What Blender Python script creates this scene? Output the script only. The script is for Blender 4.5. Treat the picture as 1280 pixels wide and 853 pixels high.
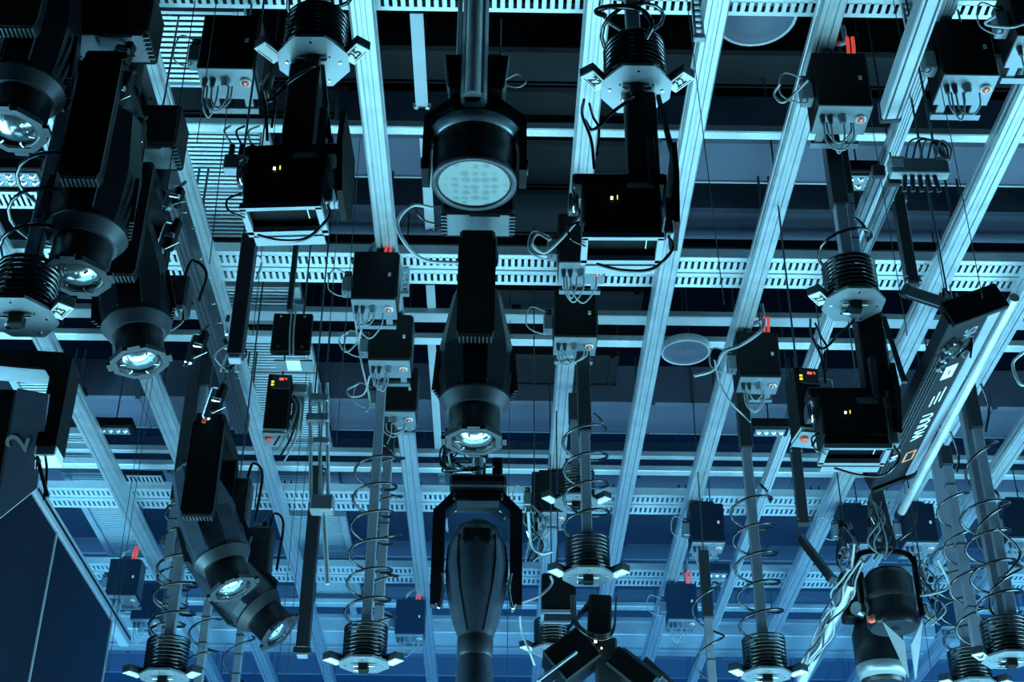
import bpy, math, random
from mathutils import Vector, Matrix, Euler

for o in list(bpy.data.objects):
    bpy.data.objects.remove(o)
SC = bpy.context.scene
COL = SC.collection
R = math.radians

# ------------------------------------------------------------------ camera
F = 1790.0                      # focal length in pixels of the 1280x853 frame
CAMZ = 1.6
PITCH, YAW, ROLL = 31.7, 0.55, 0.45
cam_d = bpy.data.cameras.new('camera')
cam_d.sensor_width = 36.0
cam_d.lens = F / 1280.0 * 36.0
cam_d.clip_end = 200
cam = bpy.data.objects.new('camera', cam_d)
COL.objects.link(cam)
CAMM = (Matrix.Rotation(R(-YAW), 3, 'Z') @ Matrix.Rotation(R(90 + PITCH), 3, 'X') @ Matrix.Rotation(R(ROLL), 3, 'Z'))
cam.matrix_world = Matrix.Translation((0, 0, CAMZ)) @ CAMM.to_4x4()
SC.camera = cam

# ------------------------------------------------------------------ world, lamps, exposure
wd = bpy.data.worlds.new('world')
SC.world = wd
wd.use_nodes = True
wd.node_tree.nodes['Background'].inputs[0].default_value = (0.05, 0.22, 0.55, 1)
wd.node_tree.nodes['Background'].inputs[1].default_value = 0.05


def area(name, loc, rot, sx, sy, power, col):
    d = bpy.data.lights.new(name, 'AREA')
    d.shape = 'RECTANGLE'
    d.size, d.size_y = sx, sy
    d.energy = power
    d.color = col
    o = bpy.data.objects.new(name, d)
    o.location = loc
    o.rotation_euler = rot
    COL.objects.link(o)
    return o


# stage wash coming up from the set below and beyond the camera
for nm, x, y, z, a, sx, sy, pw in (('stage_wash_lamp', -6.5, 9.0, 0.4, 40, 4, 6, 950), ('stage_wash_lamp', 7.8, 9.0, 0.4, -42, 4, 6, 1000),
                                   ('stage_fill_lamp', -5.0, 6.2, 0.3, 38, 3, 4, 520), ('stage_fill_lamp', 6.2, 6.2, 0.3, -38, 3, 4, 520)):
    area(nm, (x, y, z), (R(180), R(a), 0), sx, sy, pw, (0.25, 0.74, 1.0))
area('centre_fill_lamp', (0.5, 10.5, 0.3), (R(188), 0, 0), 13, 4, 480, (0.27, 0.78, 1.0))  # added lamp, brightens the rails and the lens reflections
area('stage_near_lamp', (0.5, 6.8, 0.2), (R(188), 0, 0), 8, 2, 420, (0.36, 0.84, 1.0))
area('haze_fill_lamp', (0.5, 20.0, 1.6), (R(105), 0, R(180)), 16, 4, 60, (0.12, 0.45, 1.0))  # unseen blue lamp added far back to light the haze

SC.view_settings.view_transform = 'Standard'
SC.view_settings.look = 'None'
SC.view_settings.gamma = 1.0
SC.view_settings.use_curve_mapping = False
SC.view_settings.exposure = 0.22
SC.cycles.use_denoising = True
SC.cycles.max_bounces = 5
SC.cycles.volume_bounces = 0


# ------------------------------------------------------------------ pixel -> place
def ray(px, py):
    return CAMM @ Vector(((px - 640) / F, -(py - 426.5) / F, -1.0))


def PZ(px, py, z):              # where that line of sight meets the height z
    r = ray(px, py)
    return Vector((0, 0, CAMZ)) + r * ((z - CAMZ) / r.z)


def PD(px, py, d):              # at distance d along the optical axis
    return Vector((0, 0, CAMZ)) + ray(px, py) * d


def PYD(px, py, Y):             # at world depth Y
    r = ray(px, py)
    return Vector((0, 0, CAMZ)) + r * (Y / r.y)


# ------------------------------------------------------------------ materials
MATS = {}


def mat(name, col, rough=0.5, metal=0.0, noise=0.0, nscale=20.0, emit=None, estr=0.0, spec=0.5):
    m = bpy.data.materials.new(name)
    m.use_nodes = True
    nt = m.node_tree
    b = nt.nodes['Principled BSDF']
    b.inputs['Base Color'].default_value = (*col, 1)
    b.inputs['Roughness'].default_value = rough
    b.inputs['Metallic'].default_value = metal
    b.inputs['Specular IOR Level'].default_value = spec
    if noise:
        tc = nt.nodes.new('ShaderNodeTexCoord')
        n = nt.nodes.new('ShaderNodeTexNoise')
        n.inputs['Scale'].default_value = nscale
        n.inputs['Detail'].default_value = 4
        mx = nt.nodes.new('ShaderNodeMix')
        mx.data_type = 'RGBA'
        mx.inputs[6].default_value = (*[c * (1 - noise) for c in col], 1)
        mx.inputs[7].default_value = (*[min(1, c * (1 + noise)) for c in col], 1)
        nt.links.new(tc.outputs['Object'], n.inputs['Vector'])
        nt.links.new(n.outputs['Fac'], mx.inputs[0])
        nt.links.new(mx.outputs[2], b.inputs['Base Color'])
        mr = nt.nodes.new('ShaderNodeMapRange')
        mr.inputs[3].default_value = max(0.05, rough - 0.12)
        mr.inputs[4].default_value = min(1, rough + 0.12)
        nt.links.new(n.outputs['Fac'], mr.inputs[0])
        nt.links.new(mr.outputs[0], b.inputs['Roughness'])
    if emit:
        b.inputs['Emission Color'].default_value = (*emit, 1)
        b.inputs['Emission Strength'].default_value = estr
    MATS[name] = m
    return m


ALU = mat('anodised_aluminium', (0.66, 0.70, 0.72), 0.33, 0.68, 0.16, 9)
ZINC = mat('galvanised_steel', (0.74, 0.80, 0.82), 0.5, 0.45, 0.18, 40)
STEEL = mat('grey_painted_steel', (0.42, 0.46, 0.50), 0.5, 0.2, 0.12, 8)
PLATE = mat('satin_steel_plate', (0.27, 0.31, 0.34), 0.36, 0.5, 0.10, 30)
CHROME = mat('chrome', (0.86, 0.88, 0.90), 0.12, 1.0)
BLACK = mat('black_paint', (0.003, 0.0034, 0.0042), 0.5, 0.0, 0.25, 30, spec=0.22)
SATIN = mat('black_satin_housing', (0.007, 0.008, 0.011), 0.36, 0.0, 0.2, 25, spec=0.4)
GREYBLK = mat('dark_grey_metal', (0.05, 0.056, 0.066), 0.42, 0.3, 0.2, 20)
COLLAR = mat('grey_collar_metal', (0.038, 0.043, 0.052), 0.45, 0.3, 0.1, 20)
SATIN_LIT = mat('lit_satin_housing', (0.055, 0.070, 0.098), 0.30, 0.15, 0.15, 20)  # lighter, bluer copy of the black satin, side light put into the colour
RUBBER = mat('black_rubber', (0.006, 0.007, 0.009), 0.18, 0.0, spec=1.0)
WIRE = mat('grey_cable', (0.34, 0.38, 0.40), 0.4)
DARKWIRE = mat('dark_steel_wire', (0.07, 0.08, 0.09), 0.5, 0.4)
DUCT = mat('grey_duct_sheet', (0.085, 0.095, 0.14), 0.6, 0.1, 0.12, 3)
DUCT_SHADED = mat('shaded_duct_sheet', (0.010, 0.011, 0.014), 0.6, 0.1, 0.3, 4, spec=0.2)  # darker copy of the duct sheet, shade put into the colour
ROOF = mat('dark_roof', (0.0022, 0.0028, 0.004), 0.9, 0.0, 0.3, 2, spec=0.0)
FLOORM = mat('black_stage_floor', (0.02, 0.022, 0.026), 0.4, 0.0, 0.2, 3)
WALLM = mat('dark_blue_grey_wall', (0.03, 0.036, 0.05), 0.8, 0.0, 0.15, 2)
FLATM = mat('dark_flat_cloth', (0.007, 0.011, 0.022), 0.8, 0.0, 0.2, 6, spec=0.1)
PANELBLK = mat('matt_black_panel', (0.006, 0.007, 0.010), 0.6, 0.0, 0.2, 20, spec=0.15)
SIDEPL = mat('blue_grey_side_plate', (0.17, 0.20, 0.27), 0.6, 0.0, 0.1, 20)
MAST = mat('grey_blue_mast', (0.30, 0.33, 0.40), 0.45, 0.3, 0.08, 12)
MASTDK = mat('black_mast', (0.022, 0.024, 0.030), 0.42, 0.1, 0.15, 12)
WHITE = mat('white_label', (0.82, 0.84, 0.84), 0.5)
INK = mat('black_ink', (0.01, 0.01, 0.012), 0.6)
RED = mat('red_plastic', (0.95, 0.10, 0.05), 0.4)
REDGLOW = mat('glowing_red_tube', (0.9, 0.10, 0.06), 0.4, emit=(1, 0.10, 0.07), estr=0.45)
ORANGE = mat('orange_print', (0.9, 0.25, 0.10), 0.5)
PINK = mat('pale_red_label', (0.95, 0.45, 0.42), 0.5)
GLASS = mat('lens_glass', (0.40, 0.46, 0.48), 0.16, 0.85, 0.35, 22)
FROST = mat('frosted_lens', (0.40, 0.47, 0.46), 0.5, 0.0)
DARKGL = mat('dark_lens_glass', (0.006, 0.007, 0.009), 0.35, 0.0, spec=0.06)
LEDR = mat('red_led', (0.3, 0.02, 0.02), 0.4, emit=(1, 0.12, 0.08), estr=2.2)
LEDY = mat('yellow_led', (0.3, 0.25, 0.02), 0.4, emit=(1, 0.75, 0.03), estr=1.4)
LEDW = mat('white_led', (0.4, 0.4, 0.3), 0.4, emit=(0.9, 1, 0.75), estr=2.2)
BULB = mat('led_reflector_cell', (0.78, 0.82, 0.84), 0.18, 0.85)


def honeycomb():
    nt = FROST.node_tree
    b = nt.nodes['Principled BSDF']
    tc = nt.nodes.new('ShaderNodeTexCoord')
    v = nt.nodes.new('ShaderNodeTexVoronoi')
    v.inputs['Scale'].default_value = 25
    v.inputs['Randomness'].default_value = 0.25
    cr = nt.nodes.new('ShaderNodeValToRGB')
    cr.color_ramp.elements[0].position = 0.40
    cr.color_ramp.elements[0].color = (0.13, 0.165, 0.165, 1)
    cr.color_ramp.elements[1].position = 0.56
    cr.color_ramp.elements[1].color = (0.20, 0.245, 0.235, 1)
    nt.links.new(tc.outputs['Object'], v.inputs['Vector'])
    nt.links.new(v.outputs['Distance'], cr.inputs[0])
    nt.links.new(cr.outputs[0], b.inputs['Base Color'])


honeycomb()


# ------------------------------------------------------------------ mesh builder
class MB:
    def __init__(s):
        s.v, s.f, s.sm = [], [], []

    def add(s, vs, fs, smooth=False, M=None):
        n = len(s.v)
        s.v += [tuple(M @ Vector(p)) if M is not None else tuple(p) for p in vs]
        for q in fs:
            s.f.append([i + n for i in q])
            s.sm.append(smooth)
        return s

    def box(s, cx, cy, cz, sx, sy, sz, M=None, bev=0.0):
        hx, hy, hz = sx / 2, sy / 2, sz / 2
        T = Matrix.Translation((cx, cy, cz))
        if M is not None:
            T = T @ M.to_4x4() if len(M) == 3 else T @ M
        if bev <= 0:
            vs = [(x * hx, y * hy, z * hz) for x in (-1, 1) for y in (-1, 1) for z in (-1, 1)]
            fs = [(0, 1, 3, 2), (4, 6, 7, 5), (0, 4, 5, 1), (2, 3, 7, 6), (0, 2, 6, 4), (1, 5, 7, 3)]
            return s.add(vs, fs, False, T)
        b = min(bev, hx * 0.95, hy * 0.95, hz * 0.95)
        vs, ix = [], {}
        for x in (-1, 1):
            for y in (-1, 1):
                for z in (-1, 1):
                    for a in range(3):
                        p = [x * (hx - b), y * (hy - b), z * (hz - b)]
                        p[a] = (x * hx, y * hy, z * hz)[a]
                        ix[(x, y, z, a)] = len(vs)
                        vs.append(p)
        fs = []
        for a in range(3):
            o1, o2 = [k for k in range(3) if k != a]
            for sg in (-1, 1):
                q = []
                for u, w in ((-1, -1), (1, -1), (1, 1), (-1, 1)):
                    c = [0, 0, 0]
                    c[a], c[o1], c[o2] = sg, u, w
                    q.append(ix[(*c, a)])
                if (sg == 1) == (a == 1):
                    q = q[::-1]
                fs.append(q)
            for u in (-1, 1):          # edges that run along axis a
                for w in (-1, 1):
                    c0, c1 = [0, 0, 0], [0, 0, 0]
                    c0[a], c1[a] = -1, 1
                    c0[o1] = c1[o1] = u
                    c0[o2] = c1[o2] = w
                    q = [ix[(*c0, o1)], ix[(*c1, o1)], ix[(*c1, o2)], ix[(*c0, o2)]]
                    if (u * w == 1) == (a != 1):
                        pass
                    else:
                        q = q[::-1]
                    fs.append(q)
        for x in (-1, 1):
            for y in (-1, 1):
                for z in (-1, 1):
                    q = [ix[(x, y, z, 0)], ix[(x, y, z, 1)], ix[(x, y, z, 2)]]
                    fs.append(q if x * y * z == 1 else q[::-1])
        return s.add(vs, fs, False, T)

    def tube(s, pts, r, n=6, caps=True):
        pts = [Vector(p) for p in pts]
        rr = r if isinstance(r, (list, tuple)) else [r] * len(pts)
        vs, fs = [], []
        t0 = (pts[1] - pts[0]).normalized()
        up = Vector((0, 0, 1)) if abs(t0.z) < 0.9 else Vector((1, 0, 0))
        nrm = t0.cross(up).normalized()
        for i, p in enumerate(pts):
            t = (pts[min(i + 1, len(pts) - 1)] - pts[max(i - 1, 0)])
            if t.length < 1e-9:
                t = t0
            t = t.normalized()
            nrm = (nrm - t * nrm.dot(t))
            nrm = nrm.normalized() if nrm.length > 1e-6 else t.orthogonal().normalized()
            bn = t.cross(nrm)
            for k in range(n):
                a = 2 * math.pi * k / n
                vs.append(p + (nrm * math.cos(a) + bn * math.sin(a)) * rr[i])
        for i in range(len(pts) - 1):
            for k in range(n):
                k2 = (k + 1) % n
                fs.append((i * n + k, i * n + k2, (i + 1) * n + k2, (i + 1) * n + k))
        s.add(vs, fs, True)
        if caps:
            m = (len(pts) - 1) * n
            s.add([vs[k] for k in range(n)], [tuple(range(n))[::-1]])
            s.add([vs[m + k] for k in range(n)], [tuple(range(n))])
        return s

    def cyl(s, p0, p1, r, n=16, r1=None):
        return s.tube([p0, p1], [r, r if r1 is None else r1], n)

    def lathe(s, prof, n=24, M=None, sx=1.0, sy=1.0, smooth=True, caps=True):
        vs, fs = [], []
        for (r, z) in prof:
            for k in range(n):
                a = 2 * math.pi * k / n
                vs.append((r * math.cos(a) * sx, r * math.sin(a) * sy, z))
        up = prof[-1][1] > prof[0][1]
        for i in range(len(prof) - 1):
            for k in range(n):
                k2 = (k + 1) % n
                q = (i * n + k, i * n + k2, (i + 1) * n + k2, (i + 1) * n + k)
                fs.append(q)
        s.add(vs, fs, smooth, M)
        m = (len(prof) - 1) * n
        if caps and prof[0][0] > 1e-5:
            s.add([vs[k] for k in range(n)], [tuple(range(n))[::-1]], False, M)
        if caps and prof[-1][0] > 1e-5:
            s.add([vs[m + k] for k in range(n)], [tuple(range(n))], False, M)
        return s

    def prism(s, poly, h0, h1, axis='z', M=None):      # poly in the plane across the axis
        def at(p, h):
            return {'z': (p[0], p[1], h), 'y': (p[0], h, p[1]), 'x': (h, p[0], p[1])}[axis]
        n = len(poly)
        vs = [at(p, h0) for p in poly] + [at(p, h1) for p in poly]
        fs = [tuple(range(n))[::-1], tuple(range(n, 2 * n))]
        for k in range(n):
            k2 = (k + 1) % n
            fs.append((k, k2, n + k2, n + k))
        return s.add(vs, fs, False, M)

    def mesh(s, name, m):
        me = bpy.data.meshes.new(name)
        me.from_pydata(s.v, [], s.f)
        me.polygons.foreach_set('use_smooth', s.sm)
        me.materials.append(m)
        me.validate()
        me.update()
        return me

    def build(s, name, m, parent=None, loc=None, label=None):
        o = bpy.data.objects.new(name, s.mesh(name, m))
        COL.objects.link(o)
        if parent is not None:
            o.parent = parent
        if loc is not None:
            o.location = loc
        if label:
            o['label'] = label
        return o


def helix(r, z0, turns, pitch, ph=0.0, seg=18, ell=1.0):
    n = max(4, int(turns * seg))
    return [(r * math.cos(ph + 2 * math.pi * k / seg), ell * r * math.sin(ph + 2 * math.pi * k / seg),
             z0 + pitch * k / seg) for k in range(n + 1)]


def curve3(pts, k=8):           # smooth line through a few points
    P = [Vector(p) for p in pts]
    P = [P[0] * 2 - P[1]] + P + [P[-1] * 2 - P[-2]]
    out = []
    for i in range(1, len(P) - 2):
        for j in range(k):
            t = j / k
            a, b, c, d = P[i - 1], P[i], P[i + 1], P[i + 2]
            out.append(0.5 * ((2 * b) + (c - a) * t + (2 * a - 5 * b + 4 * c - d) * t * t + (3 * b - a - 3 * c + d) * t ** 3))
    out.append(P[-2])
    return out


def tag(o, label, cat, group=None, kind=None):
    o['label'] = label
    o['category'] = cat
    if group:
        o['group'] = group
    if kind:
        o['kind'] = kind
    return o


def thing(name, label, cat, loc, rz=0.0, group=None, tilt=None):
    o = bpy.data.objects.new(name, None)
    o.empty_display_size = 0.1
    COL.objects.link(o)
    o.location = loc
    o.rotation_euler = tilt if tilt is not None else (0, 0, rz)
    return tag(o, label, cat, group)


def structure(o):
    o['kind'] = 'structure'
    return o


TXT = {}


def text_part(name, s, size, parent, M, m=INK, shear=0.0):
    key = (s, size, shear)
    if key not in TXT:
        cu = bpy.data.curves.new('lettering', 'FONT')
        cu.body = s
        cu.size = size
        cu.align_x = 'CENTER'
        cu.align_y = 'CENTER'
        cu.extrude = 0.0008
        cu.offset = size * 0.012
        cu.shear = shear
        to = bpy.data.objects.new('lettering', cu)
        COL.objects.link(to)
        bpy.context.view_layer.update()
        me = bpy.data.meshes.new_from_object(to.evaluated_get(bpy.context.evaluated_depsgraph_get()))
        bpy.data.objects.remove(to)
        TXT[key] = me
    me = TXT[key].copy()
    me.materials.clear()
    me.materials.append(m)
    o = bpy.data.objects.new(name, me)
    COL.objects.link(o)
    o.parent = parent
    o.matrix_local = M
    return o


def hang(t, x, y, top=8.0, z0=0.0, r=0.005):     # slim rod that carries a thing from the roof
    L = top - t.location.z
    MB().cyl((x, y, z0), (x, y, L), r, 6).build('hanger_rod', GREYBLK, t)


def facing(loc, xdir, normal):  # matrix with local X along xdir and local Z along normal
    z = Vector(normal).normalized()
    x = Vector(xdir)
    x = (x - z * x.dot(z)).normalized()
    y = z.cross(x)
    return Matrix(((x.x, y.x, z.x, loc[0]), (x.y, y.y, z.y, loc[1]), (x.z, y.z, z.z, loc[2]), (0, 0, 0, 1)))


# ------------------------------------------------------------------ the setting
ZR = 6.20                        # underside of the rails
structure(MB().box(0, 9, -0.05, 26, 36, 0.1).build('floor', FLOORM))
structure(MB().box(0, 9, 8.05, 26, 36, 0.1).build('ceiling', ROOF))
structure(MB().box(0, 26.5, 4.0, 26, 0.2, 8.0).build('wall_back', WALLM))


def row_y(py, z, px=640):
    return PZ(px, py, z).y


# sheet metal ducts and panels above the rails (front row, back row, height, x range)
def duct(lab, r0, r1, z, m, x0=-6.5, x1=7.5, h=0.35, rib=None):
    y0, y1 = row_y(r0, z), row_y(r1, z)
    t = thing('sheet_metal_duct', lab, 'duct', ((x0 + x1) / 2, (y0 + y1) / 2, z), 0, 'sheet metal ducts under the roof')
    L, W = x1 - x0, y1 - y0
    s = MB().box(0, 0, h / 2, L, W, h, None, 0.02)
    k = max(1, int(L / 1.25))
    for i in range(k + 1):
        x = -L / 2 + 0.05 + i * (L - 0.1) / k
        s.box(x, 0, h / 2, 0.03, W + 0.012, h + 0.012)
    s.build('duct_body', m, t)
    MB().box(0, W / 2 + 0.006, 0.010, L, 0.012, 0.020).build('edge_trim', STEEL if m is DUCT else DUCT_SHADED, t)
    for i in range(2):
        MB().box((i - 0.5) * L * 0.8, 0, h + 0.3, 0.03, 0.03, 0.6).build('hanger_rod', GREYBLK, t)
    return t


duct('grey sheet duct in front of the first bright crossbar, its shade painted in', 62, 104, 7.1, DUCT_SHADED)
duct('dark sheet duct just before the first bright crossbar', 112, 146, 7.15, DUCT_SHADED)
duct('wide grey-blue duct behind the first bright crossbar', 173, 224, 6.75, DUCT, 0.85)
duct('grey-blue duct just before the twin-strip cable tray', 260, 305, 6.75, DUCT, 0.75)
duct('short dark duct behind the round honeycomb lamp', 178, 232, 6.95, DUCT_SHADED, -0.05, 0.8)
duct('short dark duct at the lens height of the round lamp', 240, 292, 6.95, DUCT_SHADED, -0.05, 0.7)
duct('short grey duct between the round lamp and the slatted grilles', 172, 223, 6.75, DUCT, -0.95, -0.1)
duct('short grey duct behind the floodlight with plate 25', 262, 304, 6.75, DUCT, -1.1, -0.1)
duct('short dark duct over the hanging profile spot', 366, 392, 6.85, DUCT_SHADED, -0.1, 0.95)
duct('dark duct behind the smooth crossbar at the middle', 446, 480, 6.85, DUCT_SHADED, -0.05, 0.85)
duct('mid grey duct across the middle of the ceiling', 504, 540, 6.75, DUCT)
duct('thin grey duct under the far crossbar', 596, 612, 6.75, DUCT)
duct('grey duct between the two far cable trays', 681, 698, 6.75, DUCT)
duct('long grey duct deep at the far end above the big beam', 738, 753, 6.75, DUCT)
duct('broad grey duct at the very far end of the hall', 822, 846, 6.75, DUCT, h=0.6)


# smooth crossbars
def crossbar(lab, r0, r1, z, m=STEEL, x0=-6.5, x1=7.5, h=0.05):
    y0, y1 = row_y(r0, z), row_y(r1, z)
    t = thing('steel_crossbar', lab, 'crossbar', ((x0 + x1) / 2, (y0 + y1) / 2, z), 0, 'steel crossbars above the rails')
    w = y1 - y0
    MB().box(0, 0, h / 2, x1 - x0, w, h, None, 0.006).build('bar', m, t)
    for i in range(5):
        xx = x0 - (x0 + x1) / 2 + 1.4 + i * 2.6
        MB().box(xx, 0, h + 0.02, 0.06, w * 0.8, 0.04, None, 0.004).build('hanger_clamp', GREYBLK, t)
    return t


crossbar('bright crossbar nearest the camera, passing behind the round lamp', 161, 171, 6.5, ZINC)
crossbar('dull grey crossbar just behind the twin-strip tray', 394, 405, 6.5, STEEL)
crossbar('bright thin crossbar at mid ceiling, second behind the twin-strip tray', 425, 433, 6.5, ZINC)
crossbar('thin pale crossbar before the far cable tray', 587, 593, 6.5, ZINC)
crossbar('faint narrow crossbar between duct and far bar', 569, 573, 6.5, STEEL)
crossbar('slim pale crossbar behind the farthest cable tray', 757, 762, 6.5, ZINC)
crossbar('dim slim crossbar just before the big far beam', 776, 779, 6.5, STEEL)
crossbar('big pale beam at the far end of the rails', 792, 808, 6.45, ZINC, h=0.12)
crossbar('second big dim beam directly behind the far pale beam', 812, 819, 6.45, STEEL, h=0.12)


# perforated cable trays
def tray(lab, strips, z, x0=-5.5, x1=6.5, pitch=0.038, flange=True):
    y0, y1 = row_y(strips[0][0], z), row_y(strips[-1][1], z)
    cy = (y0 + y1) / 2
    t = thing('cable_tray', lab, 'cable tray', ((x0 + x1) / 2, cy, z), 0, 'perforated cable trays across the rails')
    L = x1 - x0
    for (ra, rb) in strips:
        ya, yb = row_y(ra, z) - cy, row_y(rb, z) - cy
        w = yb - ya
        m = MB()
        m.box(0, ya + w * 0.13, 0, L, w * 0.26, 0.004).box(0, yb - w * 0.11, 0, L, w * 0.22, 0.004)
        n = int(L / pitch)
        for i in range(n):
            m.box(-L / 2 + (i + 0.5) * pitch, (ya + yb) / 2, 0, pitch * 0.55, w * 0.56, 0.004)
        if flange:
            m.box(0, ya, 0.03, L, 0.004, 0.06).box(0, yb, 0.03, L, 0.004, 0.06)
        m.build('perforated_strip', ZINC, t)
    for i in range(6):
        MB().box(-L / 2 + 0.9 + i * (L - 1.8) / 5, 0, 0.045, 0.03, y1 - y0, 0.03).build('tray_bracket', GREYBLK, t)
    return t


tray('perforated cable tray at the very top edge of the view', [(-8, 15)], 6.36)
tray('bright twin-strip perforated cable tray across the upper middle', [(319, 337), (339, 356)], 6.36)
tray('dark perforated tray touching the front of the twin-strip tray', [(306, 317)], 6.6, -2.0, 6.5).children[0].data.materials[0] = DUCT_SHADED
tray('bright perforated cable tray in the lower middle', [(617, 628), (630, 641)], 6.36)
tray('farthest perforated cable tray, dim in the haze', [(711, 720), (722, 731)], 6.36)


# long aluminium rails running away from the camera
def rail_x(px0, z=ZR):
    return PZ(px0, 0, z).x


def rail(lab, px0, y0=3.2, y1=17.0, w=0.115, m=ALU, z=ZR, x=None):
    x = rail_x(px0, z) if x is None else x
    t = thing('overhead_rail', lab, 'rail', (x, (y0 + y1) / 2, z), 0, 'aluminium rails along the ceiling')
    L = y1 - y0
    h, g = 0.085, 0.010
    a = w / 2
    # profile with two grooves in the underside and one in each flank
    poly = [(-a, h), (-a, 0.055), (-a + 0.010, 0.052), (-a + 0.010, 0.034), (-a, 0.031), (-a, 0.012), (-a * 0.80, 0.0), (-a * 0.50, 0.0), (-a * 0.50, 0.020),
            (-a * 0.34, 0.020), (-a * 0.34, 0.004), (-a * 0.10, 0.004), (-a * 0.06, 0.010), (a * 0.02, 0.010), (a * 0.06, 0.004), (a * 0.30, 0.004),
            (a * 0.30, 0.016), (a * 0.40, 0.016), (a * 0.40, 0.0), (a * 0.86, 0.0), (a, 0.010), (a, 0.031),
            (a - 0.010, 0.034), (a - 0.010, 0.052), (a, 0.055), (a, h)]
    MB().prism(poly, -L / 2, L / 2, 'y').build('extrusion', m, t)
    n = 6
    for i in range(n):
        c = MB()
        yy = -L / 2 + 1.15 + i * (L - 2) / n
        c.box(0, yy, h + 0.03, w * 0.8, 0.06, 0.06, None, 0.006)
        c.cyl((a * 0.5, yy, h + 0.05), (a * 0.5, yy, h + 0.32), 0.007, 6)
        c.cyl((-a * 0.5, yy, h + 0.05), (-a * 0.5, yy, h + 0.32), 0.007, 6)
        c.build('hanger_clamp', GREYBLK, t)
    return t


rail('aluminium rail running behind the dark yoke with the number 2', -165)
rail('aluminium rail emerging below the row of dark spots on the slatted side', -8)
rail('narrow aluminium rail bordering the slatted grilles', 160, w=0.10)
rail('aluminium rail beside the floodlight plate 25, above box with red tube', 450)
rail('aluminium rail just behind the plate over the middle floodlight', 748)
rail('unobstructed bright aluminium rail, first past the middle floodlight', 898)
rail('bright aluminium rail between the control boxes, second past the middle floodlight', 1045)
rail('aluminium rail mostly behind the hanging floodlight and drive unit', 1190, w=0.07, m=STEEL)
rail('bright wide aluminium rail before the long lamp panel', 1345, w=0.13)
rail('aluminium rail right behind the long lamp panel', 1500)
rail('aluminium rail past the long lamp panel', 1652)
rail('farthest aluminium rail towards the outer wall', 1815)
rail('last aluminium rail at the edge of the grid', 1985)


# slatted ventilation grilles
def grille(lab, xl, w, r0, r1, z=6.62, pitch=0.036):
    y0, y1 = row_y(r0, z, 300), row_y(r1, z, 300)
    D = y1 - y0
    t = thing('slatted_grille', lab, 'grille', (xl + w / 2, (y0 + y1) / 2, z), 0, 'slatted ventilation grilles')
    f = MB()
    f.box(-w / 2 - 0.02, 0, 0.01, 0.05, D + 0.02, 0.05).box(w / 2 + 0.02, 0, 0.01, 0.05, D + 0.02, 0.05)
    f.box(0, -D / 2, 0.01, w, 0.016, 0.05).box(0, D / 2, 0.01, w, 0.016, 0.05)
    f.build('frame', STEEL, t)
    hang(t, 0, 0, z0=0.1)
    s = MB()
    n = max(2, int(D / pitch))
    for i in range(n):
        s.box(0, -D / 2 + (i + 0.5) * D / n, 0.006, w, pitch * 0.56, 0.006)
    s.build('slats', ZINC, t)
    MB().box(0, 0, 0.10, w + 0.08, D, 0.012).build('back_plate', BLACK, t)
    for fx in (-0.22, 0.18):
        MB().box(w * fx, 0, 0.03, 0.010, D, 0.012).build('mullion', GREYBLK, t)
    return t


gx = PZ(176, 15, 6.62).x
for r0, r1, lab in ((14, 106, 'slatted grille nearest the camera, beside the first control box'),
                    (164, 236, 'slatted grille beside the square floodlight with plate 25'),
                    (240, 312, 'slatted grille just before the twin-strip cable tray'),
                    (357, 402, 'slatted grille right behind the twin-strip cable tray'),
                    (423, 461, 'narrow slatted grille behind the black plate with cables'),
                    (465, 560, 'long slatted grille behind the drive unit with yellow lights'),
                    (592, 616, 'thin slatted grille before the lower cable tray'),
                    (643, 694, 'hazy slatted grille beside the dark hanging mast'),
                    (714, 744, 'farthest hazy slatted grille of the long row')):
    grille(lab, gx, 0.46, r0, r1)
gx2 = PZ(84, 590, 6.62).x
for r0, r1, lab in ((476, 512, 'slatted grille seen through the dark yoke marked 2'),
                    (543, 577, 'small slatted grille beside the leg of the dark yoke'),
                    (592, 694, 'slatted grille over the big dark flats')):
    grille(lab, gx2, 0.36, r0, r1)


# steel drop bars between ducts and crossbars
def drop_bar(lab, x0, r0, r1, w, z=6.55):
    p0, p1 = PZ(x0, r0, z), PZ(x0, r1, z)
    x = (p0.x + PZ(x0 + 6, r1, z).x) / 2
    t = thing('steel_tie_bar', lab, 'tie bar', (x, (p0.y + p1.y) / 2, z), 0, 'steel tie bars')
    D = p1.y - p0.y
    MB().box(0, 0, 0, w, D, 0.012, None, 0.002).build('flat_bar', STEEL, t)
    hang(t, 0, D / 2)
    MB().box(0, D / 2, 0.01, w * 1.45, 0.04, 0.02, None, 0.003).build('end_bracket', GREYBLK, t)
    for s in (-1, 1):
        MB().cyl((s * w * 0.45, D / 2, -0.018), (s * w * 0.45, D / 2, 0.02), 0.012, 6).build('bolt', CHROME, t)


drop_bar('flat steel tie bar with two bolts, upper one beside the rail', 521, 16, 132, 0.065)
drop_bar('flat steel tie bar with two bolts behind the profile spot', 541, 428, 566, 0.055)
drop_bar('pale steel tie bar beside the round honeycomb lamp', 531, 172, 286, 0.055)
drop_bar('short steel tie bar below the twin-strip tray', 536, 356, 398, 0.055)
drop_bar('hazy steel tie bar behind the bulb-shaped head', 551, 592, 662, 0.05)
drop_bar('hazy steel tie bar above the big far beam', 441, 760, 790, 0.06)


# ------------------------------------------------------------------ hoist control boxes
def cable_loop(rng, x0, y0, z0, span, drop):
    x1 = x0 + span
    return curve3([(x0, y0, z0), (x0 + span * 0.08, y0 + 0.01, z0 - drop * 0.7), ((x0 + x1) / 2, y0 + 0.02 + rng.uniform(-.02, .03), z0 - drop),
                   (x1 - span * 0.06, y0 + 0.01, z0 - drop * 0.55), (x1, y0, z0)])


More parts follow.
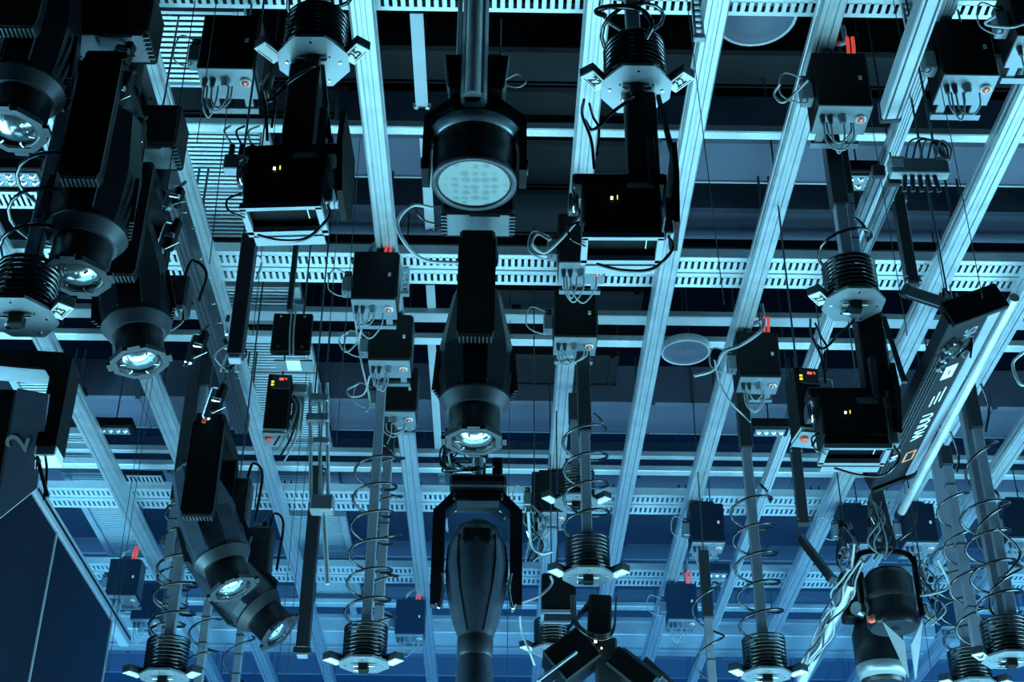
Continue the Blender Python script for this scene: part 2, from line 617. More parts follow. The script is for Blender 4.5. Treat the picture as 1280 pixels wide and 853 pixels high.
def control_box(px, py, lab, seed, wpx=None, z=6.02, side=1, rich=True, rz=0.0, red=False):
    rng = random.Random(seed)
    p = PZ(px, py, z)
    t = thing('hoist_control_box', lab, 'control box', p, rz, 'black hoist control boxes under the rails')
    W, D, H = 0.245, 0.20, 0.31
    b = MB().box(0, 0, 0, W, D, H, None, 0.006)
    b.build('housing', BLACK, t)
    pl = MB().box(0, 0.0, -H / 2 - 0.006, W - 0.004, D - 0.004, 0.010, None, 0.002)
    pl.build('connector_plate', PLATE, t)
    s = MB().box(W / 2 + 0.004, 0, 0.01, 0.006, D * 0.8, H * 0.92)
    s.build('side_plate', GREYBLK, t)
    l = MB().box(W * 0.33, -D / 2 - 0.002, 0.0, 0.016, 0.004, 0.022)
    l.build('label', WHITE, t)
    # power switch ring hanging under the plate
    r = MB().lathe([(0.014, 0.0), (0.024, 0.0), (0.024, -0.012), (0.0, -0.012)], 14, Matrix.Translation((W * 0.33, -0.02, -H / 2 - 0.012)))
    sw = r.build('switch', WHITE, t)
    MB().lathe([(0.018, 0.0), (0.018, -0.003), (0.0, -0.003)], 12, Matrix.Translation((W * 0.33, -0.02, -H / 2 - 0.0242))).build('switch_button', RED, sw, None, 'red button')
    MB().box(W * 0.33, -0.02, -H / 2 - 0.0282, 0.005, 0.018, 0.002).build('switch_mark', WHITE, sw)
    for k, cx in enumerate((-0.095, -0.06, -0.005)):
        c = MB().cyl((cx, -0.03, -H / 2 - 0.010), (cx, -0.03, -H / 2 - 0.055), 0.014 if k < 2 else 0.024, 10, 0.009 if k < 2 else 0.014)
        c.build('connector', GREYBLK if k < 2 else PLATE, t)
    if rich:
        for k in range(3):
            x0 = (-0.095, -0.06, -0.08)[k]
            MB().tube(cable_loop(rng, x0, -0.03, -H / 2 - 0.05, rng.uniform(0.05, 0.14), rng.uniform(0.06, 0.16)), 0.0045, 5).build('cable', WIRE, t)
        k = 0.10 + rng.uniform(0, 0.05)
        MB().tube(curve3([(-W / 2 - 0.01, -0.05, 0.02), (-W / 2 - k, -0.06, 0.06), (-W / 2 - k - 0.02, -0.05, -0.06),
                          (-W / 2 - 0.05, -0.05, -0.11), (-W / 2 - 0.01, -0.05, -0.02)]), 0.004, 5).build('cable', WIRE, t)
        MB().box(-W / 2 - 0.03, -0.03, -0.04, 0.055, 0.07, 0.10, None, 0.005).build('plug', PLATE, t)
        MB().box(-W / 2 - 0.03, -0.03, 0.03, 0.04, 0.05, 0.05, None, 0.005).build('plug', GREYBLK, t)
    # trolley that carries the box along the rail
    tr = MB().box(0, 0.02, H / 2 + 0.02, 0.14, 0.12, 0.05, None, 0.006)
    tr.build('trolley', GREYBLK, t)
    hang(t, 0.05, 0.02, z0=H / 2 + 0.03)
    # lower U-bracket behind the plate
    u = MB()
    u.box(-0.075, 0.13, -0.155, 0.035, 0.06, 0.012).box(0.075, 0.13, -0.155, 0.035, 0.06, 0.012)
    u.box(0, 0.175, -0.16, 0.22, 0.035, 0.02)
    u.build('bracket', PLATE, t)
    if red:
        for q in (0.05, 0.075):
            MB().tube(curve3([(q, -0.085, H / 2), (q + 0.004, -0.085, H / 2 + 0.06), (q + 0.010, -0.07, H / 2 + 0.12)]), 0.009, 7).build('red_tube', REDGLOW, t, None, 'glowing red tube')
        MB().tube(curve3([(-0.05, -0.05, H / 2), (-0.02, -0.08, H / 2 + 0.06), (0.06, -0.02, H / 2 + 0.14), (0.07, 0.0, H / 2 + 0.26)]), 0.012, 7).build('cable', WIRE, t)
    return t


for a in ((290, 70, 'black control box with red switch beside the nearest slatted grille', 1, False),
          (1047, 116, 'black control box with red tube on top, high on the second bright rail', 2, True),
          (1200, 78, 'black control box with red switch hanging before the widest rail', 3, False),
          (470, 356, 'black control box below the rail with the red tube, beside the twin tray', 4, True),
          (726, 310, 'black control box tucked behind the middle floodlight', 5, False),
          (945, 453, 'black control box with cable loops on the rail left of the drive unit', 6, True),
          (489, 432, 'upper of two stacked control boxes over the pale rail end', 7, False),
          (497, 496, 'lower of two stacked control boxes over the pale rail end', 8, False),
          (718, 403, 'black control box at the top of the coiled mast beside the profile spot', 9, False),
          (882, 660, 'hazy control box on the rail, upper of a pair with orange switches', 10, False),
          (851, 757, 'hazy control box on the rail, lower of a pair with orange switches', 11, True),
          (157, 727, 'control box beside the big dark flats under a red tube', 12, True),
          (187, 757, 'control box half hidden behind the one beside the dark flats', 13, False),
          (513, 776, 'hazy control box under the pale rail end', 14, True),
          (1068, 662, 'control box over the barndoor lamp, hung with grey cables', 15, False),
          (1145, 660, 'control box between the barndoor lamp and the tall bare masts', 16, False),
          (1188, 766, 'control box with a small red print beside the tall bare masts', 17, False),
          (686, 622, 'small dark control box behind the coiled mast in the middle', 18, False),
          (1272, 655, 'control box at the outer edge behind the tall bare masts', 19, False),
          (1290, 30, 'control box cut off at the upper outer corner of the view', 20, False)):
    control_box(a[0], a[1], a[2], a[3], red=a[4])


# drive units with a lit display
def drive_unit(px, py, d, lab, rz=0.0):
    t = thing('hoist_drive_unit', lab, 'drive unit', PD(px, py, d), rz, 'drive units with lit displays')
    hang(t, 0, 0.05, z0=0.16)
    MB().box(0, 0, 0, 0.125, 0.15, 0.33, None, 0.006).build('housing', BLACK, t)
    dp = MB().box(0.008, -0.077, 0.115, 0.09, 0.006, 0.085, None, 0.002).build('display_panel', GREYBLK, t)
    for k, x in enumerate((0.004, 0.016, 0.032)):
        m = MB()
        w, h = 0.008, 0.012
        m.box(x, -0.0815, 0.135, w, 0.002, 0.002)
        m.box(x + w / 2, -0.0815, 0.130, 0.002, 0.002, 0.010)
        if k < 2:
            m.box(x - w / 2, -0.0815, 0.130, 0.002, 0.002, 0.010).box(x, -0.0815, 0.125, w, 0.002, 0.002)
        m.build('digit', LEDR, dp, None, 'glowing red digit')
    for z in (0.112, 0.094):
        MB().box(-0.035, -0.081, z, 0.014, 0.004, 0.009).build('indicator', LEDY, dp, None, 'glowing yellow indicator')
    MB().box(0, 0.0, -0.172, 0.12, 0.15, 0.012).build('base_plate', WHITE, t)
    MB().box(0.0, 0.0, -0.19, 0.125, 0.155, 0.008).build('lower_plate', PLATE, t)
    sw = MB().lathe([(0.02, 0.0), (0.02, -0.012), (0.0, -0.012)], 12, Matrix.Translation((-0.03, -0.02, -0.195))).build('switch', RED, t, None, 'red round switch')
    MB().box(0.10, 0.04, -0.02, 0.06, 0.06, 0.22, None, 0.01).build('motor_arm', PLATE, t)
    MB().box(0.105, 0.02, 0.11, 0.08, 0.10, 0.06, None, 0.006).build('motor_block', PLATE, t)
    rng = random.Random(int(px))
    for k in range(4):
        MB().tube(curve3([(0.05 + 0.015 * k, -0.03, 0.06), (0.09 + 0.01 * k, -0.06, -0.03), (0.05 + 0.02 * k, -0.06, -0.15 - 0.02 * k), (0.0 + .02 * k, -0.03, -0.24 - 0.03 * k)]), 0.006, 5).build('cable', WIRE if k % 2 else RUBBER, t)
    return t


drive_unit(348, 510, 7.6, 'black drive unit with yellow lights before the slatted grille', R(4))
drive_unit(1006, 506, 6.9, 'black drive unit with red digits and yellow lights beside the hanging floodlight', R(8))


# ------------------------------------------------------------------ telescopic hoists with coiled cables
def hoist(px, py, d, lab, tags=('', ''), top_z=6.15, outer=0.35, loose=4, rz=0.0, coil=True, seed=0, top_dx=0.0):
    p = PD(px, py, d)
    t = thing('telescopic_hoist', lab, 'hoist', p, rz, 'telescopic hoists with coiled cables')
    poly = [(-0.055, -0.135), (0.055, -0.135), (0.075, -0.115), (0.132, -0.045), (0.132, 0.045), (0.06, 0.13), (-0.06, 0.13), (-0.132, 0.045), (-0.132, -0.045), (-0.075, -0.115)]
    MB().prism(poly, 0, 0.012).build('bracket_plate', PLATE, t)
    for (x, y) in ((0, -0.11), (-0.10, 0.0), (0.10, 0.0), (0.05, 0.10)):
        MB().cyl((x, y, -0.005), (x, y, 0), 0.006, 8).build('rivet', CHROME, t)
    MB().box(0, -0.02, -0.02, 0.055, 0.05, 0.05, None, 0.006).build('clamp', BLACK, t)
    for sx in (-1, 1):
        MB().cyl((sx * 0.027, -0.03, -0.012), (sx * 0.055, -0.03, -0.012), 0.008, 8).build('clamp_bolt', CHROME, t)
    MB().box(-0.03, 0.03, -0.015, 0.05, 0.02, 0.02, None, 0.003).build('latch', CHROME, t)
    for s, tx in zip((-1, 1), tags):
        if tx is None:
            continue
        u = Vector((s * 0.62, -0.78, 0))
        n = Vector((0, 0, -1))
        ang = math.atan2(u.y, u.x)
        c = Vector((s * 0.160, -0.045, 0.012))
        RM = Matrix.Rotation(ang, 3, 'Z')
        w = MB().box(c.x, c.y, c.z + 0.012, 0.105, 0.062, 0.040, RM, 0.003).build('tag_holder', GREYBLK, t)
        MB().box(c.x, c.y, c.z - 0.009, 0.100, 0.058, 0.003, RM).build('number_tag', WHITE, w)
        for q in (-1, 1):
            MB().box(c.x + q * 0.022 * RM[0][1], c.y + q * 0.022 * RM[1][1], c.z - 0.0112, 0.074, 0.0025, 0.001, RM).build('tag_border', INK, w)
        if tx:
            xd = u if s > 0 else -u
            text_part('tag_number', tx, 0.050, w, facing((c.x, c.y, c.z - 0.012), xd, (0, 0, -1)))
    L = top_z - p.z
    hang(t, 0, 0, z0=L)
    # square tubes: slim lower section inside a wider upper one
    lo = max(0.1, L - outer)
    MB().box(0, 0.0, 0.012 + lo / 2, 0.054, 0.054, lo, None, 0.004).build('inner_mast', MAST, t)
    if outer > 0.05:
        MB().box(top_dx, 0.0, 0.012 + lo + outer / 2 - 0.02, 0.074, 0.074, outer, None, 0.004).build('outer_mast', MASTDK, t)
    if coil:
        MB().box(0, -0.0, 0.105, 0.095, 0.105, 0.15, None, 0.006).build('cable_drum_box', BLACK, t)
        nt = 9
        pts = helix(0.112, 0.02, nt, 0.021, 0.3, 18)
        zend = 0.02 + nt * 0.021
        if loose:
            room = max(0.05, L - zend - 0.15)
            pitch = min(0.17, room / loose)
            pts += helix(0.122, zend, loose, pitch, 0.3, 16)[1:]
            z2 = zend + loose * pitch
            pts += curve3([pts[-1], (0.09, -0.03, z2 + 0.03), (0.05, -0.04, z2 + 0.07)], 4)[1:]
        MB().tube(pts, 0.0082, 6).build('coiled_cable', RUBBER, t)
        for sx in (-1, 1):
            MB().box(sx * 0.062, -0.03, 0.06, 0.012, 0.02, 0.12, None, 0.003).build('coil_guide', PLATE, t)
    return t


hoist(392, 78, 5.35, 'hoist with coiled cable and plate 25 above the floodlight beside the grilles', ('', '25'), outer=0.5, loose=3)
hoist(795, 113, 5.4, 'hoist with tight coiled cable and two number tags above the middle floodlight', ('22', '22'), outer=0.4, loose=3)
hoist(1067, 382, 6.3, 'hoist with coiled cable above the floodlight beside the drive unit', ('27', None), outer=0.55, loose=1)
hoist(24, 398, 5.2, 'hoist with coiled cable and tag 23 above the yoke marked 2', ('', '23'), outer=0.6, loose=3)
hoist(735, 722, 7.5, 'hoist on a long coiled mast above the folded black lamp', ('', ''), outer=0.75, loose=4, top_z=6.1)
hoist(455, 832, 7.6, 'hoist at the foot of the twin masts with long loose coils', ('', ''), outer=0.3, loose=6, top_z=6.15)
hoist(205, 848, 7.8, 'hoist with loose coils below the tilted spots and beside the flats', ('', ''), outer=0.2, loose=5, top_z=6.15)
hoist(958, 846, 7.7, 'hoist with loose coils under the control box left of the barndoor lamp', ('', ''), outer=0.6, loose=5, top_z=6.1)
hoist(1262, 826, 7.3, 'hoist with tight coil and number tag at the outer lower corner', ('26', ''), outer=0.35, loose=4, top_z=6.1)
hoist(1216, 858, 8.3, 'hoist with small coil behind the one in the outer lower corner', ('', ''), outer=0.3, loose=4, top_z=6.15)
hoist(720, 630, 8.8, 'hoist with small coil partly behind the long coiled mast', ('', ''), outer=0.2, loose=0, top_z=6.15)
hoist(690, 815, 9.3, 'small far hoist with coil beside the bulb-shaped head', ('', ''), outer=0.3, loose=0, top_z=5.3)


def mast(x0, y0, x1, y1, lab, w=0.054, Y=7.5, dark=0.0, coils=0, m=None, cuffs=0):
    a, b = PYD(x0, y0, Y), PYD(x1, y1, Y)
    x = (a.x + b.x) / 2
    t = thing('telescopic_mast', lab, 'mast', (x, Y, b.z), 0, 'square telescopic masts')
    L = a.z - b.z
    lo = L * (1 - dark)
    if lo > 0.02:
        MB().box(0, 0, lo / 2, w, w, lo, None, 0.004).build('inner_mast', m or MAST, t)
    if dark:
        MB().box(0, 0, lo + L * dark / 2, w * 1.25, w * 1.25, L * dark, None, 0.004).build('outer_mast', MASTDK, t)
    hang(t, 0, 0, z0=L)
    for k in range(3):
        MB().box(0, 0, L * (0.2 + 0.3 * k), w * 1.06, w * 1.06, 0.008).build('band', GREYBLK, t)
    if coils:
        MB().tube(helix(0.10, 0.05, coils, (L * 0.75) / coils, 0.8, 16), 0.008, 6).build('coiled_cable', RUBBER, t)
    if cuffs:
        for z in (0.03, L - 0.03):
            for sx in (-1, 1):
                for dz in (-0.012, 0.012):
                    MB().cyl((sx * w * 0.68, -w * 0.3, z + dz), (sx * w * 0.68, -w * 0.5 - 0.015, z + dz), 0.007, 8).build('cuff_bolt', CHROME, t)
            MB().box(0, -w * 0.3, z, w * 1.7, w * 0.5, 0.04, None, 0.003).build('cuff', MASTDK, t)
    return t


mast(484, 500, 476, 830, 'second bare mast directly behind the twin mast with long loose coils', Y=7.9, dark=0.25, coils=5)
mast(1222, 480, 1254, 792, 'tall bare mast at the outer side, ending in a coil', Y=7.0, dark=0.2, coils=3)
mast(1186, 560, 1216, 815, 'tall bare mast next to the long lamp panel end', Y=7.6, dark=0.1, coils=4)
mast(262, 752, 246, 860, 'short pale mast below the tilted spots', Y=9.0, coils=2)
mast(302, 780, 294, 860, 'thin pale mast behind the lower tilted spot', Y=9.6, coils=1)
mast(880, 690, 890, 862, 'hazy mast with dark upper half and loose coil', Y=9.2, dark=0.5, coils=2)
mast(394, 585, 382, 822, 'plain black square mast before the hazy slatted grille', Y=7.9, dark=0.96, w=0.06, cuffs=1)
mast(322, 296, 284, 452, 'black leaning square mast below the floodlight with plate 25', Y=5.6, dark=0.97, w=0.056)
mast(360, 305, 372, 392, 'thin black rod under the floodlight with plate 25', Y=6.0, dark=0.97, w=0.022)
mast(1131, 246, 1131, 360, 'short black square arm below the pale bracket with pink labels', Y=5.6, dark=0.97, w=0.045, cuffs=1)
mast(1045, 190, 1076, 330, 'black and grey mast rising to the control box with the red tube', Y=5.5, dark=0.4, w=0.05)
mast(998, 560, 1000, 660, 'short black square arm left of the barndoor lamp', Y=8.2, dark=0.97, w=0.05, cuffs=1)
mast(222, 690, 206, 812, 'pale mast threaded by loose coils beside the tilted spots', Y=8.1, coils=4)
mast(240, 470, 214, 700, 'dark slim mast behind the upper tilted spot', Y=7.6, dark=0.7)


# ------------------------------------------------------------------ square floodlights
def floodlight(px, py, d, lab, rz=0.0, led=True, dx=0.0):
    t = thing('studio_floodlight', lab, 'floodlight', PD(px, py, d), rz, 'square floodlights on hoists')
    MB().box(0.0, 0.0, -0.20, 0.115, 0.10, 0.40, None, 0.008).build('yoke_stem', BLACK, t)
    MB().prism([(0.06, -0.02), (0.075, -0.02), (0.125, -0.36), (0.105, -0.36)], -0.05, -0.03, 'y').build('stay', GREYBLK, t)
    MB().box(0.0, 0.02, -0.40, 0.34, 0.10, 0.05, None, 0.008).build('yoke_bridge', BLACK, t)
    h = MB()
    h.prism([(-0.135, -0.43), (0.135, -0.43), (0.142, -0.52), (-0.142, -0.52)], -0.07, 0.10, 'y')
    h.box(0, -0.01, -0.575, 0.28, 0.16, 0.15, None, 0.008)
    h.build('housing', BLACK, t)
    # aperture frame on the underside: rails round an opening, with the dark glass inside
    z = -0.70
    f = MB()
    f.box(0, -0.083, z, 0.285, 0.018, 0.022).box(0, 0.063, z, 0.285, 0.030, 0.022)
    f.box(-0.132, -0.01, z, 0.022, 0.15, 0.022).box(0.132, -0.01, z, 0.022, 0.15, 0.022)
    f.build('aperture_frame', PLATE, t)
    MB().box(0, 0.10, z - 0.012, 0.25, 0.05, 0.008).build('filter_tray', PLATE, t)
    hd = MB().box(0, -0.078, z + 0.02, 0.27, 0.012, 0.05).box(0, 0.058, z + 0.02, 0.27, 0.012, 0.05)
    hd.box(-0.13, -0.01, z + 0.02, 0.012, 0.14, 0.05).box(0.13, -0.01, z + 0.02, 0.012, 0.14, 0.05)
    hd.build('aperture_wall', BLACK, t)
    MB().box(0, -0.01, z + 0.03, 0.26, 0.14, 0.006).build('front_glass', DARKGL, t)
    MB().box(0.085, -0.02, z + 0.012, 0.003, 0.05, 0.003).build('glass_glint', WHITE, t)  # thin white bar painting a glint on the dark glass
    sp = MB().prism([(-0.11, -0.30), (0.12, -0.34), (0.15, -0.45), (0.14, -0.60), (0.06, -0.66), (-0.06, -0.62), (-0.13, -0.45)], 0.185, 0.205, 'x').build('side_plate', BLACK, t)
    MB().box(0.175, 0.0, -0.56, 0.022, 0.05, 0.16, None, 0.006).build('side_bar', PLATE, t)
    MB().box(0.165, -0.06, -0.655, 0.03, 0.05, 0.06, None, 0.004).build('terminal_box', PLATE, t)
    MB().tube(helix(0.045, 0, 1, 0.0, 0, 14), 0.008, 6, False).build('handle_ring', CHROME, t).matrix_local = Matrix.Translation((-0.165, -0.02, -0.50)) @ Matrix.Rotation(R(90), 4, 'Y')
    MB().box(0.07, -0.078, -0.475, 0.095, 0.006, 0.045, Matrix.Rotation(R(-25), 3, 'X')).build('name_plate', COLLAR, t)
    MB().box(0.115, -0.05, -0.36, 0.03, 0.06, 0.22, None, 0.004).build('tilt_bracket', GREYBLK, t)
    MB().cyl((-0.15, 0.0, -0.50), (-0.185, 0.0, -0.50), 0.042, 16).build('tilt_knob', COLLAR, t)
    if led:
        l = MB().box(-0.035, -0.093, -0.54, 0.008, 0.006, 0.010)
        MB().box(-0.015, -0.093, -0.537, 0.003, 0.006, 0.014).build('status_light', LEDY, t, None, 'faint yellow status light')
        l.build('status_light', LEDW, t, None, 'glowing status light')
    MB().tube(curve3([(0.16, -0.06, -0.68), (0.17, -0.08, -0.75), (0.10, -0.06, -0.82), (0.0, -0.02, -0.80), (-0.09, 0.0, -0.76)]), 0.006, 6).build('cable', RUBBER, t)
    MB().tube(curve3([(-0.15, -0.06, -0.62), (-0.19, -0.08, -0.66), (-0.18, -0.08, -0.71), (-0.13, -0.05, -0.72)]), 0.004, 5).build('cable', RUBBER, t)
    MB().tube(curve3([(0.05, 0.0, 0.0), (0.06, -0.08, -0.06), (-0.02, -0.10, -0.15), (-0.09, -0.06, -0.20), (-0.12, -0.02, -0.12)]), 0.007, 6).build('cable', RUBBER, t)
    MB().tube(curve3([(-0.12, -0.02, -0.02), (-0.13, -0.05, -0.12), (-0.10, -0.06, -0.25), (-0.09, -0.03, -0.36)]), 0.006, 6).build('cable', RUBBER, t)
    MB().tube(curve3([(-0.10, -0.02, -0.04), (-0.09, -0.06, -0.14), (-0.07, -0.06, -0.20), (-0.08, -0.03, -0.3)]), 0.005, 6).build('cable', RUBBER, t)
    for o in t.children:
        if o.name.split('.')[0] not in ('yoke_stem', 'stay'):
            o.location.x += dx
    return t


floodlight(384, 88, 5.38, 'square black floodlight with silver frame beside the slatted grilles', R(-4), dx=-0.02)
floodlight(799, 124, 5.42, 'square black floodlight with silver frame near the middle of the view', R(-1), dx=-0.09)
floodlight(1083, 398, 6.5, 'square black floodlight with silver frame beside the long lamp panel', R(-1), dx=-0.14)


# ------------------------------------------------------------------ moving heads
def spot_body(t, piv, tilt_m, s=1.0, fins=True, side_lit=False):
    prof = [(0.0, 0.30), (0.075, 0.30), (0.105, 0.27), (0.125, 0.16), (0.150, 0.03), (0.158, -0.02), (0.158, -0.10), (0.150, -0.20), (0.142, -0.245)]
    M = Matrix.Translation(piv) @ tilt_m.to_4x4() @ Matrix.Scale(s, 4)
    body = MB().lathe(prof, 10, M, 1.0, 0.92, smooth=False)
    b = body.build('lamp_head', SATIN_LIT if side_lit else SATIN, t)
    MB().lathe([(0.142, -0.245), (0.147, -0.258), (0.118, -0.305), (0.106, -0.306)], 72, M, smooth=False).build('collar', COLLAR, b)
    MB().lathe([(0.106, -0.29), (0.106, -0.415), (0.112, -0.42), (0.112, -0.435), (0.085, -0.44), (0.08, -0.415)], 28, M).build('lens_barrel', SATIN, b)
    fr = MB().lathe([(0.124, -0.422), (0.124, -0.442), (0.098, -0.442), (0.098, -0.422), (0.124, -0.422)], 8, M @ Matrix.Rotation(R(22.5), 4, 'Z'), smooth=False)
    for k in range(4):
        a = R(90 * k)
        fr.box(0.122 * math.cos(a), 0.122 * math.sin(a), -0.434, 0.022, 0.05, 0.016, Matrix.Rotation(a, 3, 'Z'))
        fr_v = fr.v[-8:]
        fr.v[-8:] = [tuple(M @ Vector(p)) for p in fr_v]
    fr.build('filter_frame', COLLAR, b)
    MB().lathe([(0.080, -0.420), (0.058, -0.436), (0.03, -0.447), (0.0, -0.450)], 24, M).build('front_lens', GLASS, b)
    for k in range(6):
        cl = MB()
        a = R(60 * k + 15)
        cl.box(0.068 * math.cos(a), 0.068 * math.sin(a), -0.447, 0.02, 0.006, 0.006, Matrix.Rotation(a, 3, 'Z'))
        cl.v[-8:] = [tuple(M @ Vector(p)) for p in cl.v[-8:]]
        cl.build('lens_clip', CHROME, b)
    for k in range(2):
        sl = MB()
        sl.box((-0.05, 0.05)[k], -0.142, -0.12, 0.004, 0.012, 0.22)
        sl.v[-8:] = [tuple(M @ Vector(p)) for p in sl.v[-8:]]
        sl.build('cover_seam', GREYBLK, b)
    if fins:
        for sx in (-1, 1):
            f = MB()
            for k in range(6):
                f.box(sx * (0.163 - 0.0022 * k * 3), -0.05 + k * 0.021, -0.13, 0.016, 0.008, 0.20, Matrix.Rotation(R(sx * -4), 3, 'Y'))
                f.v[-8:] = [tuple(M @ Vector(p)) for p in f.v[-8:]]
            f.build('cooling_fins', COLLAR if side_lit else SATIN, b)  # paler fins carry the same painted side light
    return b


def moving_spot(px, py, d, lab, pan=90, tilt=0, tiltx=0, s=1.0, base=True, clamp=True, rear_arm=True, arm_top=0.41, lower=-0.07, lean=0.0):
    """pivot of the lamp head sits at the pixel"""
    p = PD(px, py, d)
    t = thing('moving_spotlight', lab, 'moving spotlight', p, 0, 'moving head spotlights')
    RP = Matrix.Rotation(R(pan), 4, 'Z')
    arms = (-1, 1) if rear_arm else (-1,)
    for sg in (-1, 1):
        a = MB()
        poly = [(-0.076, arm_top), (0.076, arm_top), (0.076, lower + 0.02), (0.066, lower), (-0.066, lower), (-0.076, lower + 0.02)]
        a.prism(poly, sg * 0.175, sg * 0.235, 'x', RP)
        ao = a.build('yoke_arm', BLACK, t)
        for q in (-1, 1):
            g = MB().box(sg * 0.205 + sg * 0.028, q * 0.0775, (arm_top + lower) / 2, 0.008, 0.003, arm_top - lower - 0.03)
            g.v = [tuple(RP @ Vector(v)) for v in g.v]
            g.build('arm_edge', GREYBLK, ao)
        g = MB()
        for k in range(9):
            g.box(sg * 0.205, -0.064 + k * 0.016, lower - 0.004, 0.05, 0.006, 0.012)
        g.v = [tuple(RP @ Vector(q)) for q in g.v]
        g.build('arm_rib', GREYBLK, ao)
    br = MB().box(0, 0, arm_top + 0.02, 0.47, 0.150, 0.06, None, 0.012)
    br.v = [tuple(RP @ Vector(q)) for q in br.v]
    br.build('yoke_bridge', BLACK, t)
    zb = arm_top + 0.05
    hang(t, 0, 0, z0=zb)
    if base:
        MB().lathe([(0.09, zb - 0.01), (0.09, zb + 0.03)], 20).build('pan_bearing', BLACK, t)
        MB().box(0, -0.145, zb + 0.20, 0.315, 0.20, 0.23, None, 0.01).build('base_box', BLACK, t)
        MB().cyl((0, 0, zb - 0.01), (0, 0, zb + 0.30), 0.085, 18).build('pan_column', BLACK, t)
        hs = MB().box(0, -0.155, zb + 0.080, 0.27, 0.15, 0.012)
        hs.box(0.03, -0.20, zb + 0.070, 0.13, 0.06, 0.01)
        hs.build('heat_sink', PLATE, t)
        for sg in (-1, 1):
            for k in range(6):
                MB().box(sg * 0.145, -0.22 + k * 0.024, zb + 0.078, 0.03, 0.006, 0.014).build('heat_sink_fin', PLATE, t)
        if clamp:
            for sg in (-1, 1):
                MB().box(sg * 0.09, 0, zb + 0.29, 0.04, 0.06, 0.10, None, 0.006).build('clamp', PLATE, t)
    M = Matrix.Rotation(R(tilt), 3, 'Y') @ Matrix.Rotation(R(tiltx), 3, 'X')
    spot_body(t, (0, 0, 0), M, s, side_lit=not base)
    return t


moving_spot(595, 437, 6.05, 'black profile spot hanging straight down below the round honeycomb lamp', 90)
moving_spot(49, 48, 5.5, 'black profile spot in the upper corner, cut off by the frame', 90, 2, s=1.05, lower=-0.16)
moving_spot(125, 224, 5.55, 'black profile spot in the dark row, lens over the coil of tag 23', 90, 2, s=1.05, lower=-0.17)
moving_spot(166, 347, 6.2, 'black profile spot in the dark row with tilted lens over a bright rail', 90, -12, s=1.0, lower=-0.14)
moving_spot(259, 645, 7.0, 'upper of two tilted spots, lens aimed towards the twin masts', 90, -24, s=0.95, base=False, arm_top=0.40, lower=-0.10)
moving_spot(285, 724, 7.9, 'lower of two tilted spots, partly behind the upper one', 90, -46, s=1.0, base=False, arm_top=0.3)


def wash_light(px, py, d, lab):
    t = thing('moving_wash_light', lab, 'wash light', PD(px, py, d), 0)
    MB().lathe([(0.0, 0.22), (0.13, 0.22), (0.165, 0.18), (0.168, 0.05), (0.160, -0.02), (0.165, -0.03), (0.165, -0.05), (0.150, -0.055)], 40).build('drum', SATIN, t)
    MB().lathe([(0.169, 0.175), (0.186, 0.170), (0.170, 0.125), (0.168, 0.125)], 40).build('drum_band', PLATE, t)
    MB().lathe([(0.168, -0.045), (0.168, -0.062), (0.148, -0.062), (0.148, -0.05)], 40).build('lens_ring', GREYBLK, t)
    MB().lathe([(0.148, -0.054), (0.09, -0.062), (0.0, -0.066)], 40).build('honeycomb_lens', FROST, t)
    for sg in (-1, 1):
        a = MB().prism([(-0.06, 0.24), (0.06, 0.24), (0.075, 0.10), (0.06, -0.03), (0.0, -0.06), (-0.06, -0.03), (-0.075, 0.10)], sg * 0.176, sg * 0.205, 'x')
        ao = a.build('yoke_arm', SATIN, t)
        MB().cyl((sg * 0.205, 0, 0.03), (sg * 0.212, 0, 0.03), 0.035, 16).build('pivot_cap', GREYBLK, ao)
    y = MB()
    for sg in (-1, 1):
        y.prism([(sg * 0.205, 0.235), (sg * 0.176, 0.225), (sg * 0.09, 0.29), (sg * 0.10, 0.33)], -0.065, 0.065, 'y')
    y.box(0, 0, 0.315, 0.22, 0.13, 0.05, None, 0.008)
    y.build('yoke_bridge', SATIN, t)
    MB().prism([(-0.105, 0.34), (0.105, 0.34), (0.125, 0.52), (-0.125, 0.52)], -0.11, 0.11, 'y').build('base_box', BLACK, t)
    for sg in (-1, 1):
        MB().prism([(sg * 0.107, 0.345), (sg * 0.115, 0.345), (sg * 0.132, 0.515), (sg * 0.127, 0.515)], -0.112, -0.08, 'y').build('base_edge', PLATE, t)
    MB().tube(curve3([(0.12, -0.08, 0.42), (0.17, -0.09, 0.44), (0.20, -0.09, 0.40), (0.17, -0.09, 0.37), (0.11, -0.09, 0.38)]), 0.004, 5).build('cable', WIRE, t)
    return t


wl = wash_light(593, 216, 5.65, 'round wash light with pale honeycomb lens in the middle of the view')

# bright tube carrying the wash light
tb = thing('support_post', 'thick shiny post holding the round honeycomb lamp', 'post', PD(592, 108, 5.65) + Vector((0, 0.10, 0.0)), 0)
MB().box(0, 0, 0.65, 0.105, 0.10, 1.3, None, 0.012).build('post', STEEL, tb)
MB().cyl((-0.004, -0.040, 0.0), (-0.004, -0.040, 1.3), 0.034, 20).build('round_tube', ZINC, tb)
MB().box(0.085, 0.02, 0.22, 0.055, 0.05, 0.10, None, 0.005).build('junction_plate', PLATE, tb)
MB().box(0.105, 0.02, 0.30, 0.008, 0.012, 0.36).build('conduit', ALU, tb)
MB().box(-0.068, 0.02, 0.45, 0.02, 0.03, 0.6, None, 0.003).build('slotted_strip', ZINC, tb)

